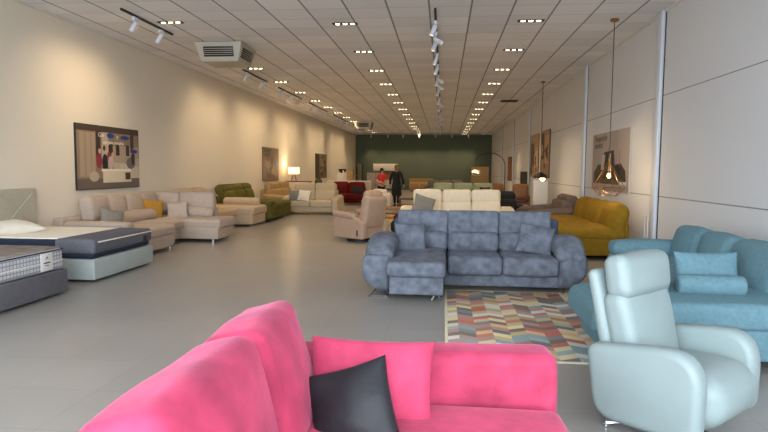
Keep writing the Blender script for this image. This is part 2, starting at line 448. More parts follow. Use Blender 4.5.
# daylight through the shop front
w = bpy.data.worlds.new('world'); sc.world = w; w.use_nodes = True
bg = w.node_tree.nodes['Background']; bg.inputs[0].default_value = (.80, .90, 1.0, 1); bg.inputs[1].default_value = 7.5
pl = bpy.data.lights.new('shop_front_portal', 'AREA'); pl.shape = 'RECTANGLE'; pl.size = WX; pl.size_y = HC - .3; pl.cycles.is_portal = True
po = bpy.data.objects.new('shop_front_portal', pl); col.objects.link(po); po.location = (CX, YF - .15, HC / 2); po.rotation_euler = (R(90), 0, 0)

# ------------------------------------------------------------------ ceiling equipment
def cassette(label, x, y):
    t = thing('air_conditioner', label, 'air conditioner', (x, y, HC), 0, 'ceiling air conditioners')
    def tap(p):
        k = 1 - .22 * (.5 - p.z / .38); return (p.x * k, p.y * k, p.z)
    part('housing', rbox(.98, .98, .38, .02, fn=tap), M['ac_plastic'], t, (0, 0, -.2))
    for a in range(4):
        ca, sa = math.cos(R(90 * a)), math.sin(R(90 * a))
        g = G().add(box(.62, .01, .2), mi=0)
        for k in range(4): g.add(box(.6, .008, .012), (0, -.006, -.06 + .04 * k), (R(35), 0, 0), 1)
        part('air_grille', g, [M['black'], M['ac_plastic']], t, (sa * .437, -ca * .437, -.2), (R(15.8), 0, R(90 * a)))
    return t
cassette('boxy beige air conditioner hanging from the ceiling near the shop front', -4.53, 12.1)
cassette('far air conditioner hanging by the wall track near the green wall', -4.3, 31.8)
g = G().add(box(.62, .62, .012), mi=0)
for k in range(7): g.add(box(.56, .03, .008), (0, -.24 + .08 * k, -.01), mi=1)
t = solo('ceiling_vent', g, [M['black'], M['black_metal']], 'dark square ventilation grille in the ceiling near the panelled wall', 'vent', (2.35, 22.2, HC - .006))

# ------------------------------------------------------------------ pendants
t = thing('pendant_lamp', 'brass wire cage pendant lamp with a bare bulb before the grey poster', 'pendant lamp', (2.80, 10.4, 0))
part('ceiling_rose', cyl(.07, .04), M['brass'], t, (0, 0, HC - .02))
part('cord', tube([(0, 0, HC - .03), (0, 0, 1.74)], .008), M['cord'], t)
part('socket', lathe([(.012, .09), (.022, .08), (.024, 0), (.02, -.01)]), M['brass'], t, (0, 0, 1.63))
g = G(); n = 6
for k in range(n):
    a, b = 2 * math.pi * k / n, 2 * math.pi * (k + 1) / n
    A = (.27 * math.cos(a), .27 * math.sin(a), 1.22); B = (.27 * math.cos(b), .27 * math.sin(b), 1.22); C_ = (.16 * math.cos(a), .16 * math.sin(a), 1.08); D = (.16 * math.cos(b), .16 * math.sin(b), 1.08)
    for p, q in (((0, 0, 1.68), A), (A, B), (A, C_), (C_, D), (B, C_)): g.add(tube([p, q], .0038, 6))
part('wire_cage', g, M['brass'], t)
part('bulb', sphere(.028, .028, .04), M['bulb'], t, (0, 0, 1.42)); part('bulb_stem', tube([(0, 0, 1.65), (0, 0, 1.46)], .008), M['brass'], t)
l = bpy.data.lights.new('pendant_glow', 'POINT'); l.energy = 4; l.color = WARM; l.shadow_soft_size = .05
o = bpy.data.objects.new('pendant_glow', l); col.objects.link(o); o.parent = t; o.location = (0, 0, 1.34)
t = thing('pendant_lamp', 'black shaded pendant lamp above the white plinth', 'pendant lamp', (2.78, 17.4, 0))
part('ceiling_rose', cyl(.06, .04), M['brass'], t, (0, 0, HC - .02)); part('cord', tube([(0, 0, HC - .03), (0, 0, 1.46)], .01), M['cord'], t)
part('lamp_shade', lathe([(.03, 1.46), (.05, 1.45), (.18, 1.36), (.21, 1.28), (.2, 1.28), (.17, 1.35), (.03, 1.43)], 20), M['black'], t)
part('bulb', sphere(.07, .07, .07), M['bulb'], t, (.06, 0, 1.27))

# ------------------------------------------------------------------ posters
def poster(label, wall, y0, y1, z0, z1, art, texts=(), edge='ink_dark'):
    W, H = abs(y1 - y0), z1 - z0
    if wall == 'L': t = thing('wall_poster', label, 'poster', (XL, y0, z0), R(90))
    else: t = thing('wall_poster', label, 'poster', (XR, y1, z0), R(-90))
    part('panel', G().add(box(W, .03, H), (W / 2, -.018, H / 2)), M[edge], t)
    g = G(); mats = []
    for i, (c, pts) in enumerate(art):
        key = 'ink_%d_%d_%d' % c
        if key not in M: M[key] = mat(key, c, .6)
        if M[key] not in mats: mats.append(M[key])
        y = -.034 - .0004 * i
        if pts is None: pts = [(.01, .01), (.99, .01), (.99, .99), (.01, .99)]
        if len(pts) == 2: (a, b), (c2, d) = pts; pts = [(a, b), (c2, b), (c2, d), (a, d)]
        g.add(([(u * W, y, v * H) for u, v in pts], [tuple(range(len(pts)))]), mi=mats.index(M[key]))
    part('print', g, mats, t)
    for s, u, v, size, c in texts:
        key = 'ink_%d_%d_%d' % c
        if key not in M: M[key] = mat(key, c, .4)
        fc = bpy.data.curves.new('lettering', 'FONT'); fc.body = s; fc.size = size; fc.extrude = .001
        o = bpy.data.objects.new('lettering', fc); col.objects.link(o)
        me = bpy.data.meshes.new_from_object(o.evaluated_get(bpy.context.evaluated_depsgraph_get())); bpy.data.objects.remove(o)
        me.materials.clear(); me.materials.append(M[key])
        part('lettering', me, M[key], t, (u * W, -.0335 - .0004 * (len(art) + 1), v * H), (R(90), 0, 0))
    return t
def ell(cx, cy, rx, ry, n=14): return [(cx + rx * math.cos(2 * math.pi * k / n), cy + ry * math.sin(2 * math.pi * k / n)) for k in range(n)]
tan_, dk, wh, bl = (150, 130, 108), (62, 50, 44), (222, 214, 200), (34, 68, 140)
art = [((146, 126, 104), None), ((72, 58, 50), [(.01, .9), (.99, .99)]), ((172, 152, 130), [(.05, .2), (.27, .88)]), ((158, 138, 116), [(.11, .2), (.14, .88)]), ((158, 138, 116), [(.2, .2), (.22, .88)]),
       (dk, [(.28, .5), (.35, .92)]), ((176, 156, 134), [(.36, .35), (.98, .7)]), ((190, 172, 150), [(.37, .42), (.47, .9)]), (dk, [(.47, .52), (.54, .72)]), (dk, [(.59, .54), (.65, .72)]), (dk, [(.76, .54), (.82, .72)]), (dk, [(.84, .6), (.9, .9)]),
       ((110, 98, 88), [(.01, .01), (.99, .17)]), ((196, 182, 160), [(.55, .2), (.74, .42)]), ((206, 192, 172), [(.72, .16), (.99, .4)]), ((188, 174, 152), [(.8, .36), (.99, .5)]),
       ((150, 54, 64), ell(.32, .45, .045, .12)), ((214, 170, 150), ell(.33, .6, .02, .04)), ((40, 42, 48), ell(.41, .42, .045, .14)), ((70, 46, 40), ell(.4, .65, .02, .045)), ((150, 60, 66), ell(.47, .5, .03, .1)), ((196, 176, 168), ell(.5, .42, .045, .11)), ((206, 162, 140), ell(.53, .55, .02, .04)),
       ((112, 108, 110), ell(.84, .42, .08, .1)), ((52, 44, 48), ell(.88, .5, .035, .12)), ((190, 70, 66), ell(.88, .62, .025, .05)), ((188, 172, 150), ell(.24, .2, .07, .08)),
       ((222, 208, 184), [(.37, .1), (.72, .3)]), ((236, 224, 204), [(.35, .28), (.84, .32)]), ((214, 200, 178), [(.72, .1), (.84, .28)]), ((80, 56, 42), [(.735, .14), (.825, .26)]), ((206, 196, 180), ell(.68, .36, .03, .04)),
       (bl, ell(.50, .855, .06, .04)), (bl, ell(.74, .84, .08, .035)), ((28, 60, 140), ell(.9, .62, .06, .035))]
poster('wide lifestyle poster with people round a white table, above the beige corner sofa', 'L', 9.88, 12.05, 1.08, 2.28, art,
       [('Con', .31, .825, .11, (240, 236, 230)), ('y', .60, .82, .11, (240, 236, 230)), ('una gama completa', .38, .72, .095, (240, 232, 214))])
random.seed(3)
def scrap(n, base, pal, x0=.05, x1=.95, y0=.05, y1=.75):
    a = [(base, None)]
    for k in range(n):
        cx, cy = random.uniform(x0 + .1, x1 - .1), random.uniform(y0 + .06, y1 - .06); a.append((random.choice(pal), ell(cx, cy, random.uniform(.05, .12), random.uniform(.03, .12), 7)))
    return a
art = scrap(26, (138, 118, 98), [(96, 78, 66), (70, 56, 50), (170, 148, 122), (122, 100, 82), (150, 96, 66)])
poster('tall brown poster with dark lettering on the cream wall beside the lit table lamp', 'L', 20.75, 22.8, 1.04, 2.27, art, [('Tu hogar', .06, .86, .24, (52, 42, 38)), ('tu espacio', .06, .74, .2, (52, 42, 38))], 'taupe')
art = [((120, 104, 82), None), ((58, 48, 40), [(.02, .05), (.3, .97)]), ((140, 120, 94), [(.34, .5), (.95, .95)]), ((84, 70, 54), [(.36, .1), (.7, .45)])] + scrap(12, (112, 96, 74), [(70, 58, 48), (158, 138, 108), (96, 82, 64)], .3, .98)[1:]
poster('farthest brown poster on the cream wall, above the red sofa', 'L', 29.6, 32.45, 1.0, 2.28, art, [('descanso', .4, .82, .24, (54, 44, 36))], 'taupe')
art = [((168, 156, 148), None), ((176, 164, 156), [(.72, .35), (.99, .99)]), ((150, 140, 134), [(.01, .01), (.99, .1)]),
       ((64, 54, 50), [(.06, .12), (.94, .12), (.92, .34), (.8, .46), (.66, .44), (.62, .68), (.36, .66), (.3, .44), (.2, .46), (.06, .3)]), ((188, 178, 170), [(.28, .36), (.36, .36), (.4, .62), (.31, .62)]), ((198, 188, 182), [(.48, .34), (.58, .34), (.55, .63), (.5, .63)]), ((42, 36, 34), [(.4, .36), (.47, .36), (.49, .66), (.41, .66)]), ((40, 34, 32), ell(.74, .36, .07, .09)), ((96, 78, 62), [(.1, .12), (.9, .2)]), ((182, 92, 72), [(.77, .4), (.785, .66)]), ((206, 198, 190), [(.78, .12), (.95, .17)])]
poster('large grey sofa poster with dark lettering behind the wire pendant lamp', 'R', 11.35, 14.1, 1.08, 2.32, art, [('Porque tú lo', .08, .86, .19, (66, 50, 44)), ('mereces', .08, .74, .19, (66, 50, 44))], 'ac_plastic')
art = [((172, 140, 106), None), ((84, 62, 48), [(.05, .4), (.4, .95)]), ((196, 164, 124), [(.5, .3), (.9, .9)])] + scrap(10, (0, 0, 0), [(96, 74, 58), (64, 52, 46), (190, 160, 120)])[1:]
poster('warm brown poster beside the white plinth, nearer of the two on the panelled wall', 'R', 19.75, 21.5, 1.25, 2.85, art, (), 'brown_wood')
art = [((182, 152, 116), None), ((108, 82, 60), [(.1, .1), (.5, .8)]), ((206, 178, 138), [(.55, .2), (.92, .6)])] + scrap(10, (0, 0, 0), [(96, 74, 58), (70, 56, 48), (198, 168, 128)])[1:]
poster('warm brown poster on the panelled wall, farther one beyond the white plinth', 'R', 22.0, 24.0, 1.25, 2.85, art, (), 'brown_wood')
art = [((30, 26, 28), None), ((52, 44, 44), [(.1, .15), (.9, .45)]), ((46, 40, 42), [(.1, .55), (.9, .85)])]
poster('small black wall panel behind the tan armchairs', 'R', 24.7, 26.9, .9, 1.45, art, (), 'black')
art = [((112, 58, 38), None), ((140, 80, 52), [(.2, .1), (.6, .9)])]
poster('narrow reddish brown panel on the wall near the arc lamp', 'R', 30.2, 32.2, .95, 2.2, art, (), 'brown_wood')
random.seed(11)

# ------------------------------------------------------------------ seating kit
def leg_set(t, w, d, m, h=.09, r=.02, y0=0):
    for sx in (-1, 1):
        for sy in (-1, 1): part('leg', lathe([(r * .7, 0), (r, .02), (r * 1.1, h)], 10), m, t, (sx * (w / 2 - .08), y0 + sy * (d / 2 - .08), 0))
def cushion(w, d, h, r=.05, puff=.03, seed=0, wr=.006, n=6): return rbox(w, d, h, r, (puff * .3, puff * .3, puff), n, 3, wr, 5, seed)
def backc(w, t, h, r=.06, puff=.04, seed=0, wr=.008): return rbox(w, t, h, r, (puff * .3, puff, puff * .3), 6, 3, wr, 5, seed)

def sofa(label, group, loc, rz, w, d, m, n=2, seat_h=.44, back_h=.95, arms=(1, 1), arm_w=.24, arm_h=.6, arm='pad', head='head', base_h=.1, cat='sofa', lean=10, legm='black_metal', name='sofa', back_t=.24):
    """sofa facing -Y, origin on the floor at its centre"""
    t = thing(name, label, cat, loc, rz, group); m = M[m]
    x0 = -w / 2 + (arm_w if arms[0] else 0); x1 = w / 2 - (arm_w if arms[1] else 0); iw = x1 - x0
    part('base', rbox(w - (.04 if arms[0] else 0) - (.04 if arms[1] else 0), d - .1, seat_h - .18 - base_h, .02), m, t, (0, .02, base_h + (seat_h - .18 - base_h) / 2))
    part('back_frame', rbox(iw + .02, .16, back_h - .2 - base_h, .04), m, t, ((x0 + x1) / 2, d / 2 - .08, base_h + (back_h - .2 - base_h) / 2))
    cw = iw / n; sd = d - .26
    for i in range(n):
        x = x0 + cw * (i + .5)
        part('seat_cushion', cushion(cw - .012, sd, .2, .05, .025, i), m, t, (x, -d / 2 + sd / 2, seat_h - .09))
        yb = d / 2 - .16 - back_t / 2
        if head == 'head':
            hb = (back_h - seat_h) * .56
            part('back_cushion', backc(cw - .012, back_t, hb + .06, .07, .03, i), m, t, (x, yb - .02, seat_h + hb / 2), (R(-lean), 0, 0))
            part('headrest', backc(cw - .012, back_t * .85, back_h - seat_h - hb + .04, .07, .02, i + 9), m, t, (x, yb + .05, seat_h + hb + (back_h - seat_h - hb) / 2), (R(-lean * .6), 0, 0))
        elif head == 'roll':
            hb = back_h - seat_h
            part('back_cushion', backc(cw - .012, back_t, hb * .75, .07, .03, i), m, t, (x, yb - .02, seat_h + hb * .36), (R(-lean), 0, 0))
            part('headrest', G().add(roll(.135, cw - .015, .05)), m, t, (x, yb + .09, back_h - .135), (0, R(90), 0))
        else:
            hb = back_h - seat_h
            part('back_cushion', backc(cw - .012, back_t, hb + .04, .08, .05, i), m, t, (x, yb + .0, seat_h + hb / 2 - .02), (R(-lean), 0, 0))
    for s, on in ((-1, arms[0]), (1, arms[1])):
        if not on: continue
        xa = s * (w / 2 - arm_w / 2)
        if arm == 'pad':
            a = part('armrest', rbox(arm_w, d - .04, arm_h - .1 - base_h * .6, .06, (.03, .02, 0), 4, 3), m, t, (xa, 0, base_h * .6 + (arm_h - .1 - base_h * .6) / 2))
            part('arm_pad', rbox(arm_w + .06, d * .8, .17, .08, (0, 0, .02), 5, 3, .006, 5, s), m, a, (0, -d * .05, (arm_h - .1 - base_h * .6) / 2 + .0), (R(5), 0, 0))
        else:
            part('armrest', rbox(arm_w, d - .02, arm_h - base_h * .6, .05, (.01, .01, .02), 4, 3), m, t, (xa, 0, base_h * .6 + (arm_h - base_h * .6) / 2))
    leg_set(t, w, d, M[legm], base_h + .03)
    return t
def throw(label, m, w, h, th, loc, rot, group=None, seed=0, name='throw_pillow'):
    return solo(name, pillow(w, h, th, seed), M[m], label, 'pillow', loc, rot, group, ang=180)

# ---- pink velvet sofa (faces +X; local x runs away from the camera, local y = -X)
t = thing('sofa', 'bright pink velvet sofa nearest the camera, seen over its backrest', 'sofa', (-.2, 1.7, 0), R(90))
def P(X, Y, Z): return (Y - 1.7, -(X + .2), Z)
m = M['pink']
part('base', rbox(2.2, 1.38, .2, .02), m, t, P(-.24, 1.7, .19))
for i, (a, b) in enumerate(((.73, 1.67), (1.68, 2.63))): part('seat_cushion', rbox(b - a, 1.2, .19, .05, (.005, .01, .025), 8, 3, .006, 3, i), m, t, P(-.065, (a + b) / 2, .345))
part('back_frame', rbox(2.36, .2, .56, .05, (0, .01, .01)), m, t, P(-.95, 1.7, .37))
for y in (2.74, .6): part('armrest', rbox(.22, 1.5, .57, .05, (.012, .005, .012), 8, 3, .005, 4, int(y)), m, t, P(-.215, y, .37), (0, 0, R(5.5) if y > 1 else 0))
for i, (y, rz) in enumerate(((2.335, 2), (1.67, -1), (.98, 0))):
    part('back_cushion', rbox((.58, .74, .62)[i], .26, .53, .06, (.008, .04, .012), 9, 4, .010, 4.2, i + 2), m, t, P(-.725, y, .628 if i < 2 else .58), (R(-16), 0, R(rz)))
for x in (-.8, .4):
    for y in (.65, 2.7): part('leg', cyl(.025, .1), M['black_metal'], t, P(x, y, .05))
throw('pink velvet pillow leaning on the arm of the pink sofa', 'pink', .55, .37, .15, (-.30, 2.475, .58), (R(-17), 0, R(-3)), seed=2)
throw('dark grey satin pillow leaning on the pink pillow', 'charcoal', .365, .365, .13, (-.355, 2.31, .52), (R(-28), R(-19), R(-4)), seed=5)

# ---- pale leather swivel armchair
t = thing('swivel_armchair', 'pale grey leather swivel armchair with high back on a chrome star base', 'armchair', (1.345, 3.46, 0), R(44))
m = M['leather']
prof = rounded_poly([(-.30, .12), (.27, .11), (.33, .52), (-.31, .62)], [.10, .14, .07, .20], 7)
for s in (-1, 1):
    part('armrest', slab(prof, .13, .045), m, t, (s * .35, 0, 0), (0, 0, R(-2 * s)), ang=180)
part('seat_cushion', rbox(.57, .62, .29, .12, (.005, .025, .03), 8, 4, .004, 4), m, t, (0, -.03, .285), (R(-5), 0, 0), ang=180)
def bend(p): return (p.x * (1 - .06 * (p.z + .3)), p.y + .25 * max(0, p.z) ** 2 * 0, p.z)
b = part('backrest', rbox(.54, .16, .54, .06, (0, .025, .01), 8, 4, .006, 6, 3), m, t, (0, .2, .545), (R(-14), 0, 0), ang=180)
part('headrest', rbox(.53, .15, .25, .055, (.005, .025, .012), 8, 4, .006, 6, 4), m, b, (0, -.035, .345), (R(4), 0, 0), ang=180)
part('back_shell', rbox(.57, .07, .76, .034, (0, .02, 0), 6, 4, fn=lambda p: (p.x * (1 - .1 * max(0, p.z)), p.y, p.z)), m, b, (0, .1, .03), ang=180)
part('back_panel', rbox(.5, .44, .2, .06), m, t, (0, .08, .25))
g = G().add(cyl(.03, .16), (0, 0, .1)).add(lathe([(.06, .03), (.05, .06), (.03, .07)]), (0, 0, 0))
part('column', g, M['chrome'], t)
for k in range(5):
    a = R(72 * k + 131); c, s = math.cos(a), math.sin(a)
    part('base_arm', G().add(tube([(0, 0, .055), (.18 * c, .18 * s, .045), (.37 * c, .37 * s, .02)], .016)).add(cyl(.022, .02, 12), (.37 * c, .37 * s, .011)), M['chrome'], t)

# ---- teal chaise sofa along the panelled wall
RT = R(0); t = thing('sofa', 'teal blue fabric corner sofa with chaise along the white panelled wall', 'sofa', (2.2, 5.55, .014), R(-90) + RT)
m = M['teal']
# local: x = -(world Y offset), y = world X offset (before the small turn); front is -y
part('base', rbox(1.75, 1.05, .27, .02), m, t, (-.7, .28, .225))
part('chaise_base', rbox(.86, 1.72, .32, .02), m, t, (.62, -.1, .25))
part('chaise_cushion', rbox(.9, 1.74, .2, .05, (.008, .012, .012), 8, 4, .008, 4, 1, fn=lambda p: (p.x, p.y, p.z - .8 * max(0, -.72 - p.y) ** 1.3)), m, t, (.63, -.2, .42), ang=180)
for i, x in enumerate((-1.2, -.37)): part('seat_cushion', cushion(.82, .95, .2, .06, .03, i), m, t, (x + .02, .2, .42))
part('back_frame', rbox(2.3, .2, .6, .05), m, t, (-.42, .80, .4))
for i, (x, w_) in enumerate(((-1.18, .64), (-.52, .64), (.25, .86))):
    part('back_cushion', rbox(w_, .26, .5, .09, (.012, .05, .03), 8, 4, .01, 4, i + 5), m, t, (x, .54, .615), (R(-13), 0, 0), ang=180)
a = part('armrest', rbox(.2, 1.05, .42, .05), m, t, (-1.55, .28, .32)); part('arm_pad', rbox(.3, .95, .17, .08, (0, 0, .03), 6, 4, .008, 4), m, a, (0, -.05, .27))
for x, y in ((.98, -.85), (.3, -.85), (.98, .8), (-1.5, .75), (-1.5, -.2)): part('leg', cyl(.02, .1), M['chrome'], t, (x, y, .05))
CT, ST = math.cos(RT), math.sin(RT)
throw('plump rectangular teal pillow standing behind the bolster on the teal sofa', 'teal', .52, .35, .15, (2.17, 5.05, .67), (R(-14), 0, R(4)), seed=8)
g = G().add(roll(.085, .5, .03))
for i, (x, y, lab) in enumerate(((2.12, 4.86, 'long teal bolster cushion in front of the teal pillow'), (1.55, 4.9, 'teal bolster cushion half hidden by the pale swivel armchair'))):
    o = solo('bolster_cushion', g, m, lab, 'bolster', (x, y, .6), (R(90), 0, R(90) + R(-5)), 'teal bolsters')

# ---- colourful rug
W_, D_ = 1.78, 2.65
mm, nt, b = nodes('rug'); L = nt.links.new
b.inputs['Roughness'].default_value = .95; b.inputs['Specular IOR Level'].default_value = .1
tc = N(nt, 'ShaderNodeTexCoord'); sp = N(nt, 'ShaderNodeSeparateXYZ'); L(tc.outputs['Object'], sp.inputs[0])
def mth(op, a, b_=None, c_=None):
    n_ = N(nt, 'ShaderNodeMath', operation=op)
    for i, v in enumerate((a, b_, c_)):
        if v is None: continue
        if isinstance(v, (int, float)): n_.inputs[i].default_value = v
        else: L(v, n_.inputs[i])
    return n_.outputs[0]
cx_ = mth('DIVIDE', sp.outputs[0], .155); ci = mth('FLOOR', cx_); cf = mth('FRACT', cx_)
par = mth('MULTIPLY_ADD', mth('MODULO', mth('ADD', ci, 100), 2), 2, -1)
yy = mth('ADD', sp.outputs[1], mth('MULTIPLY', mth('MULTIPLY', cf, .085), par))
ri = mth('FLOOR', mth('DIVIDE', yy, .108))
cb = N(nt, 'ShaderNodeCombineXYZ'); L(ci, cb.inputs[0]); L(ri, cb.inputs[1])
wn = N(nt, 'ShaderNodeTexWhiteNoise', noise_dimensions='2D'); L(cb.outputs[0], wn.inputs['Vector'])
rp = N(nt, 'ShaderNodeValToRGB'); rp.color_ramp.interpolation = 'CONSTANT'
pal = [(214, 200, 164), (126, 122, 118), (196, 132, 116), (160, 172, 168), (220, 206, 164), (178, 146, 136), (134, 118, 106), (212, 208, 202), (196, 178, 130), (190, 120, 108), (138, 140, 140), (218, 180, 140), (146, 162, 162), (166, 128, 114)]
e = rp.color_ramp.elements
while len(e) < len(pal): e.new(.5)
for i, c in enumerate(pal): e[i].position = i / len(pal); e[i].color = srgb(c) + (1,)
L(wn.outputs[0], rp.inputs[0]); L(rp.outputs[0], b.inputs['Base Color'])
M['rug'] = mm
t = thing('rug', 'multicoloured parallelogram patterned rug between the blue sofa and the teal sofa', 'rug', (.05 + W_ / 2, 4.62 + D_ / 2, 0))
part('pile', rbox(W_, D_, .012, .004, k=1), M['rug'], t, (0, 0, .007))
M['cream_trim'] = mat('cream_trim', (214, 204, 176), .95)
part('binding', G().add(box(.03, D_, .013), (-W_ / 2, 0, .0075)).add(box(.03, D_, .013), (W_ / 2, 0, .0075)).add(box(W_, .03, .013), (0, -D_ / 2, .0075)).add(box(W_, .03, .013), (0, D_ / 2, .0075)), M['cream_trim'], t)

# ---- blue grey sofa with chaise
t = thing('sofa', 'blue grey suede sofa with chaise and bulging pillow arms beside the rug', 'sofa', (.42, 7.6, 0), 0)
m = M['blue']
def B(X, Y, Z): return (X - .42, Y - 7.6, Z)
part('base', rbox(1.44, .9, .2, .02), m, t, B(.74, 7.72, .17)); part('chaise_base', rbox(.62, 1.52, .22, .02), m, t, B(-.29, 7.40, .18))
part('chaise_cushion', rbox(.665, 1.3, .17, .045, (.006, .01, .02), 7, 3, .006, 4, 1), m, t, B(-.29, 7.2, .385), (R(1.5), 0, 0))
for i, x in enumerate((.40, 1.07)): part('seat_cushion', rbox(.668, .8, .23, .05, (.005, .015, .015), 7, 3, .006, 4, i + 2), m, t, B(x, 7.57, .33))
part('back_frame', rbox(2.2, .16, .7, .05), M['blue_dark'], t, B(.44, 8.08, .5))
for i, x in enumerate((-.265, .40, 1.07)):
    part('back_cushion', rbox(.66, .26, .26, .07, (.005, .04, .01), 7, 3, .008, 4, i + 6), m, t, B(x, 7.83, .55), (R(-10), 0, 0))
    part('headrest', rbox(.665, .2, .34, .03, (.002, .025, .004), 7, 3, .005, 4, i + 12), m, t, B(x, 7.93, .785), (R(-7), 0, 0))
def bulge(s):
    def f(p):
        lo = max(0, (.04 - p.z) / .26)
        x = p.x - (s * .12 * lo ** 2 if p.x * s > 0 else 0) + (s * .03 * max(0, 1 - ((p.z - .02) / .2) ** 2) if p.x * s > .1 else 0)
        return (x, p.y + (.1 * lo ** 2 if p.y < 0 else 0), p.z)
    return f
def padf(h):
    def f(p):
        t = max(0, min(1.1, (-p.y - .05) / h))
        return (p.x * (1 - .12 * t), p.y, p.z * (1 - .25 * t * t) - .15 * t ** 2 - .3 * p.x * p.x)
    return f
for s, xa, y0, y1 in ((-1, -.755, 6.72, 8.1), (1, 1.555, 7.15, 8.1)):
    a = part('armrest', rbox(.3, y1 - y0, .44, .05, (.01, .02, 0), 8, 4, .004, 4, s, bulge(s)), m, t, B(xa, (y0 + y1) / 2, .29))
    part('arm_pad', rbox(.37, (y1 - y0) * .76, .2, .085, (.005, .01, .03), 8, 4, .010, 4, s + 3, padf((y1 - y0) * .38)), m, a, (-s * .02, -.12, .28), ang=180)
    part('sled_foot', tube([(s * -.04, -(y1 - y0) / 2 + .34, -.15), (-.1 , -(y1 - y0) / 2 + .06, -.28), (.12, -(y1 - y0) / 2 + .08, -.28), (s * -.02, -(y1 - y0) / 2 + .34, -.15)], .009), M['chrome'], a)
part('leg', tube([(-.05, 0, .0), (0, 0, .1), (.06, 0, .0)], .01), M['chrome'], t, B(-.06, 6.68, .01)); part('leg', cyl(.02, .1), M['chrome'], t, B(1.4, 7.95, .05)); part('leg', cyl(.02, .1), M['chrome'], t, B(-.6, 7.95, .05))
throw('blue grey pillow at the chaise end of the blue grey sofa', 'blue', .4, .4, .14, (-.41, 7.52, .62), (R(-20), 0, R(8)), 'blue sofa pillows', 4)
throw('blue grey pillow by the plain arm of the blue grey sofa', 'blue', .44, .38, .14, (1.17, 7.56, .625), (R(-22), R(8), R(-10)), 'blue sofa pillows', 6)

# ---- beige corner sofa by the cream wall
t = thing('sofa', 'large beige corner sofa below the wide lifestyle poster', 'sofa', (-5.6, 10.8, 0), 0)
m = M['beige']
def B(X, Y, Z): return (X + 5.6, Y - 10.8, Z)
part('base', G().add(rbox(1.15, 2.5, .22, .02), B(-5.82, 10.55, .19)).add(rbox(1.9, .95, .24, .02), B(-5.43, 11.84, .19)), m, t)
part('chaise_base', rbox(1.45, .9, .22, .02), m, t, B(-5.62, 9.88, .19))
part('armrest', rbox(1.25, .28, .46, .06, (.01, .01, .02), 5, 3), m, t, B(-5.78, 9.29, .35), label='broad low beige arm')
part('chaise_cushion', cushion(1.5, .92, .17, .05, .02, 1), m, t, B(-5.62, 9.9, .375)); part('seat_cushion', cushion(1.2, .98, .17, .05, .02, 2), m, t, B(-5.75, 10.85, .375))
part('seat_cushion', rbox(1.95, .98, .2, .06, (.01, .01, .02), 6, 3, .006, 4, 3), m, t, B(-5.42, 11.86, .37))
part('back_frame', G().add(rbox(.18, 3.2, .5, .04), B(-6.33, 10.7, .4)).add(rbox(1.6, .16, .5, .04), B(-5.65, 12.3, .4)), m, t)
for i, y in enumerate((9.9, 10.51, 11.12, 11.72)): part('back_cushion', rbox(.24, .6, .44, .08, (.04, .01, .02), 6, 3, .008, 4, i), m, t, B(-6.16, y, .76), (0, R(-10), 0))
part('lumbar_roll', rbox(.22, 1.5, .24, .1, (.03, .01, .02), 8, 4, .014, 4, 4), m, t, B(-5.9, 10.75, .545))
for i, x in enumerate((-6.02, -5.25)): part('back_cushion', rbox(.76, .2, .42, .06, (.01, .03, .015), 6, 3, .006, 4, i + 6), m, t, B(x, 12.2, .76), (R(-8), 0, 0))
part('lumbar_roll', rbox(.95, .2, .22, .09, (.01, .03, .015), 7, 4, .006, 4, 9), m, t, B(-5.3, 12.0, .555))
for x, y in ((-4.6, 11.42), (-5.4, 11.42), (-4.6, 12.2), (-4.95, 9.4), (-4.95, 10.25), (-6.2, 9.3), (-6.2, 12.2)): part('leg', cyl(.022, .1, 10), M['chrome'], t, B(x, y, .05))
throw('mustard yellow pillow on the beige corner sofa', 'ochre', .42, .42, .14, (-5.88, 11.45, .64), (R(-14), R(6), R(38)), seed=3)
throw('small beige pillow beside the mustard pillow on the corner sofa', 'beige', .42, .36, .13, (-5.48, 11.72, .61), (R(-20), R(-7), R(12)), seed=9)
throw('grey beige pillow near the broad arm of the corner sofa', 'grey_fabric', .44, .34, .14, (-5.75, 9.75, .6), (R(-18), R(14), R(60)), seed=12)

# ---- peach sofa
t = thing('sofa', 'peach coloured sofa by the cream wall, between the beige corner sofa and the olive sofa', 'sofa', (-5.6, 14.5, 0), 0)
m = M['peach']
def B(X, Y, Z): return (X + 5.6, Y - 14.5, Z)
part('base', G().add(rbox(1.1, 1.7, .24, .02), B(-5.82, 13.75, .19)).add(rbox(1.5, 1.15, .26, .02), B(-5.6, 15.18, .19)), m, t)
part('seat_cushion', cushion(1.15, 1.7, .18, .05, .02, 1), m, t, B(-5.8, 13.78, .38)); part('chaise_cushion', cushion(1.58, 1.22, .22, .06, .02, 1), m, t, B(-5.6, 15.2, .4))
part('back_frame', rbox(.2, 2.8, .5, .04), m, t, B(-6.32, 14.35, .4))
for i, y in enumerate((13.4, 14.25)): part('back_cushion', rbox(.26, .84, .5, .1, (.03, .01, .03), 6, 3, .006, 4, i), m, t, B(-6.12, y, .73), (0, R(-9), 0))
part('lumbar_roll', G().add(roll(.11, 1.0, .06)), m, t, B(-5.42, 15.5, .6), (0, R(90), 0))
for x, y in ((-4.9, 14.7), (-4.9, 15.65), (-6.2, 13.1), (-6.2, 15.6), (-5.4, 13.1)): part('leg', cyl(.02, .09, 10), M['chrome'], t, B(x, y, .045))
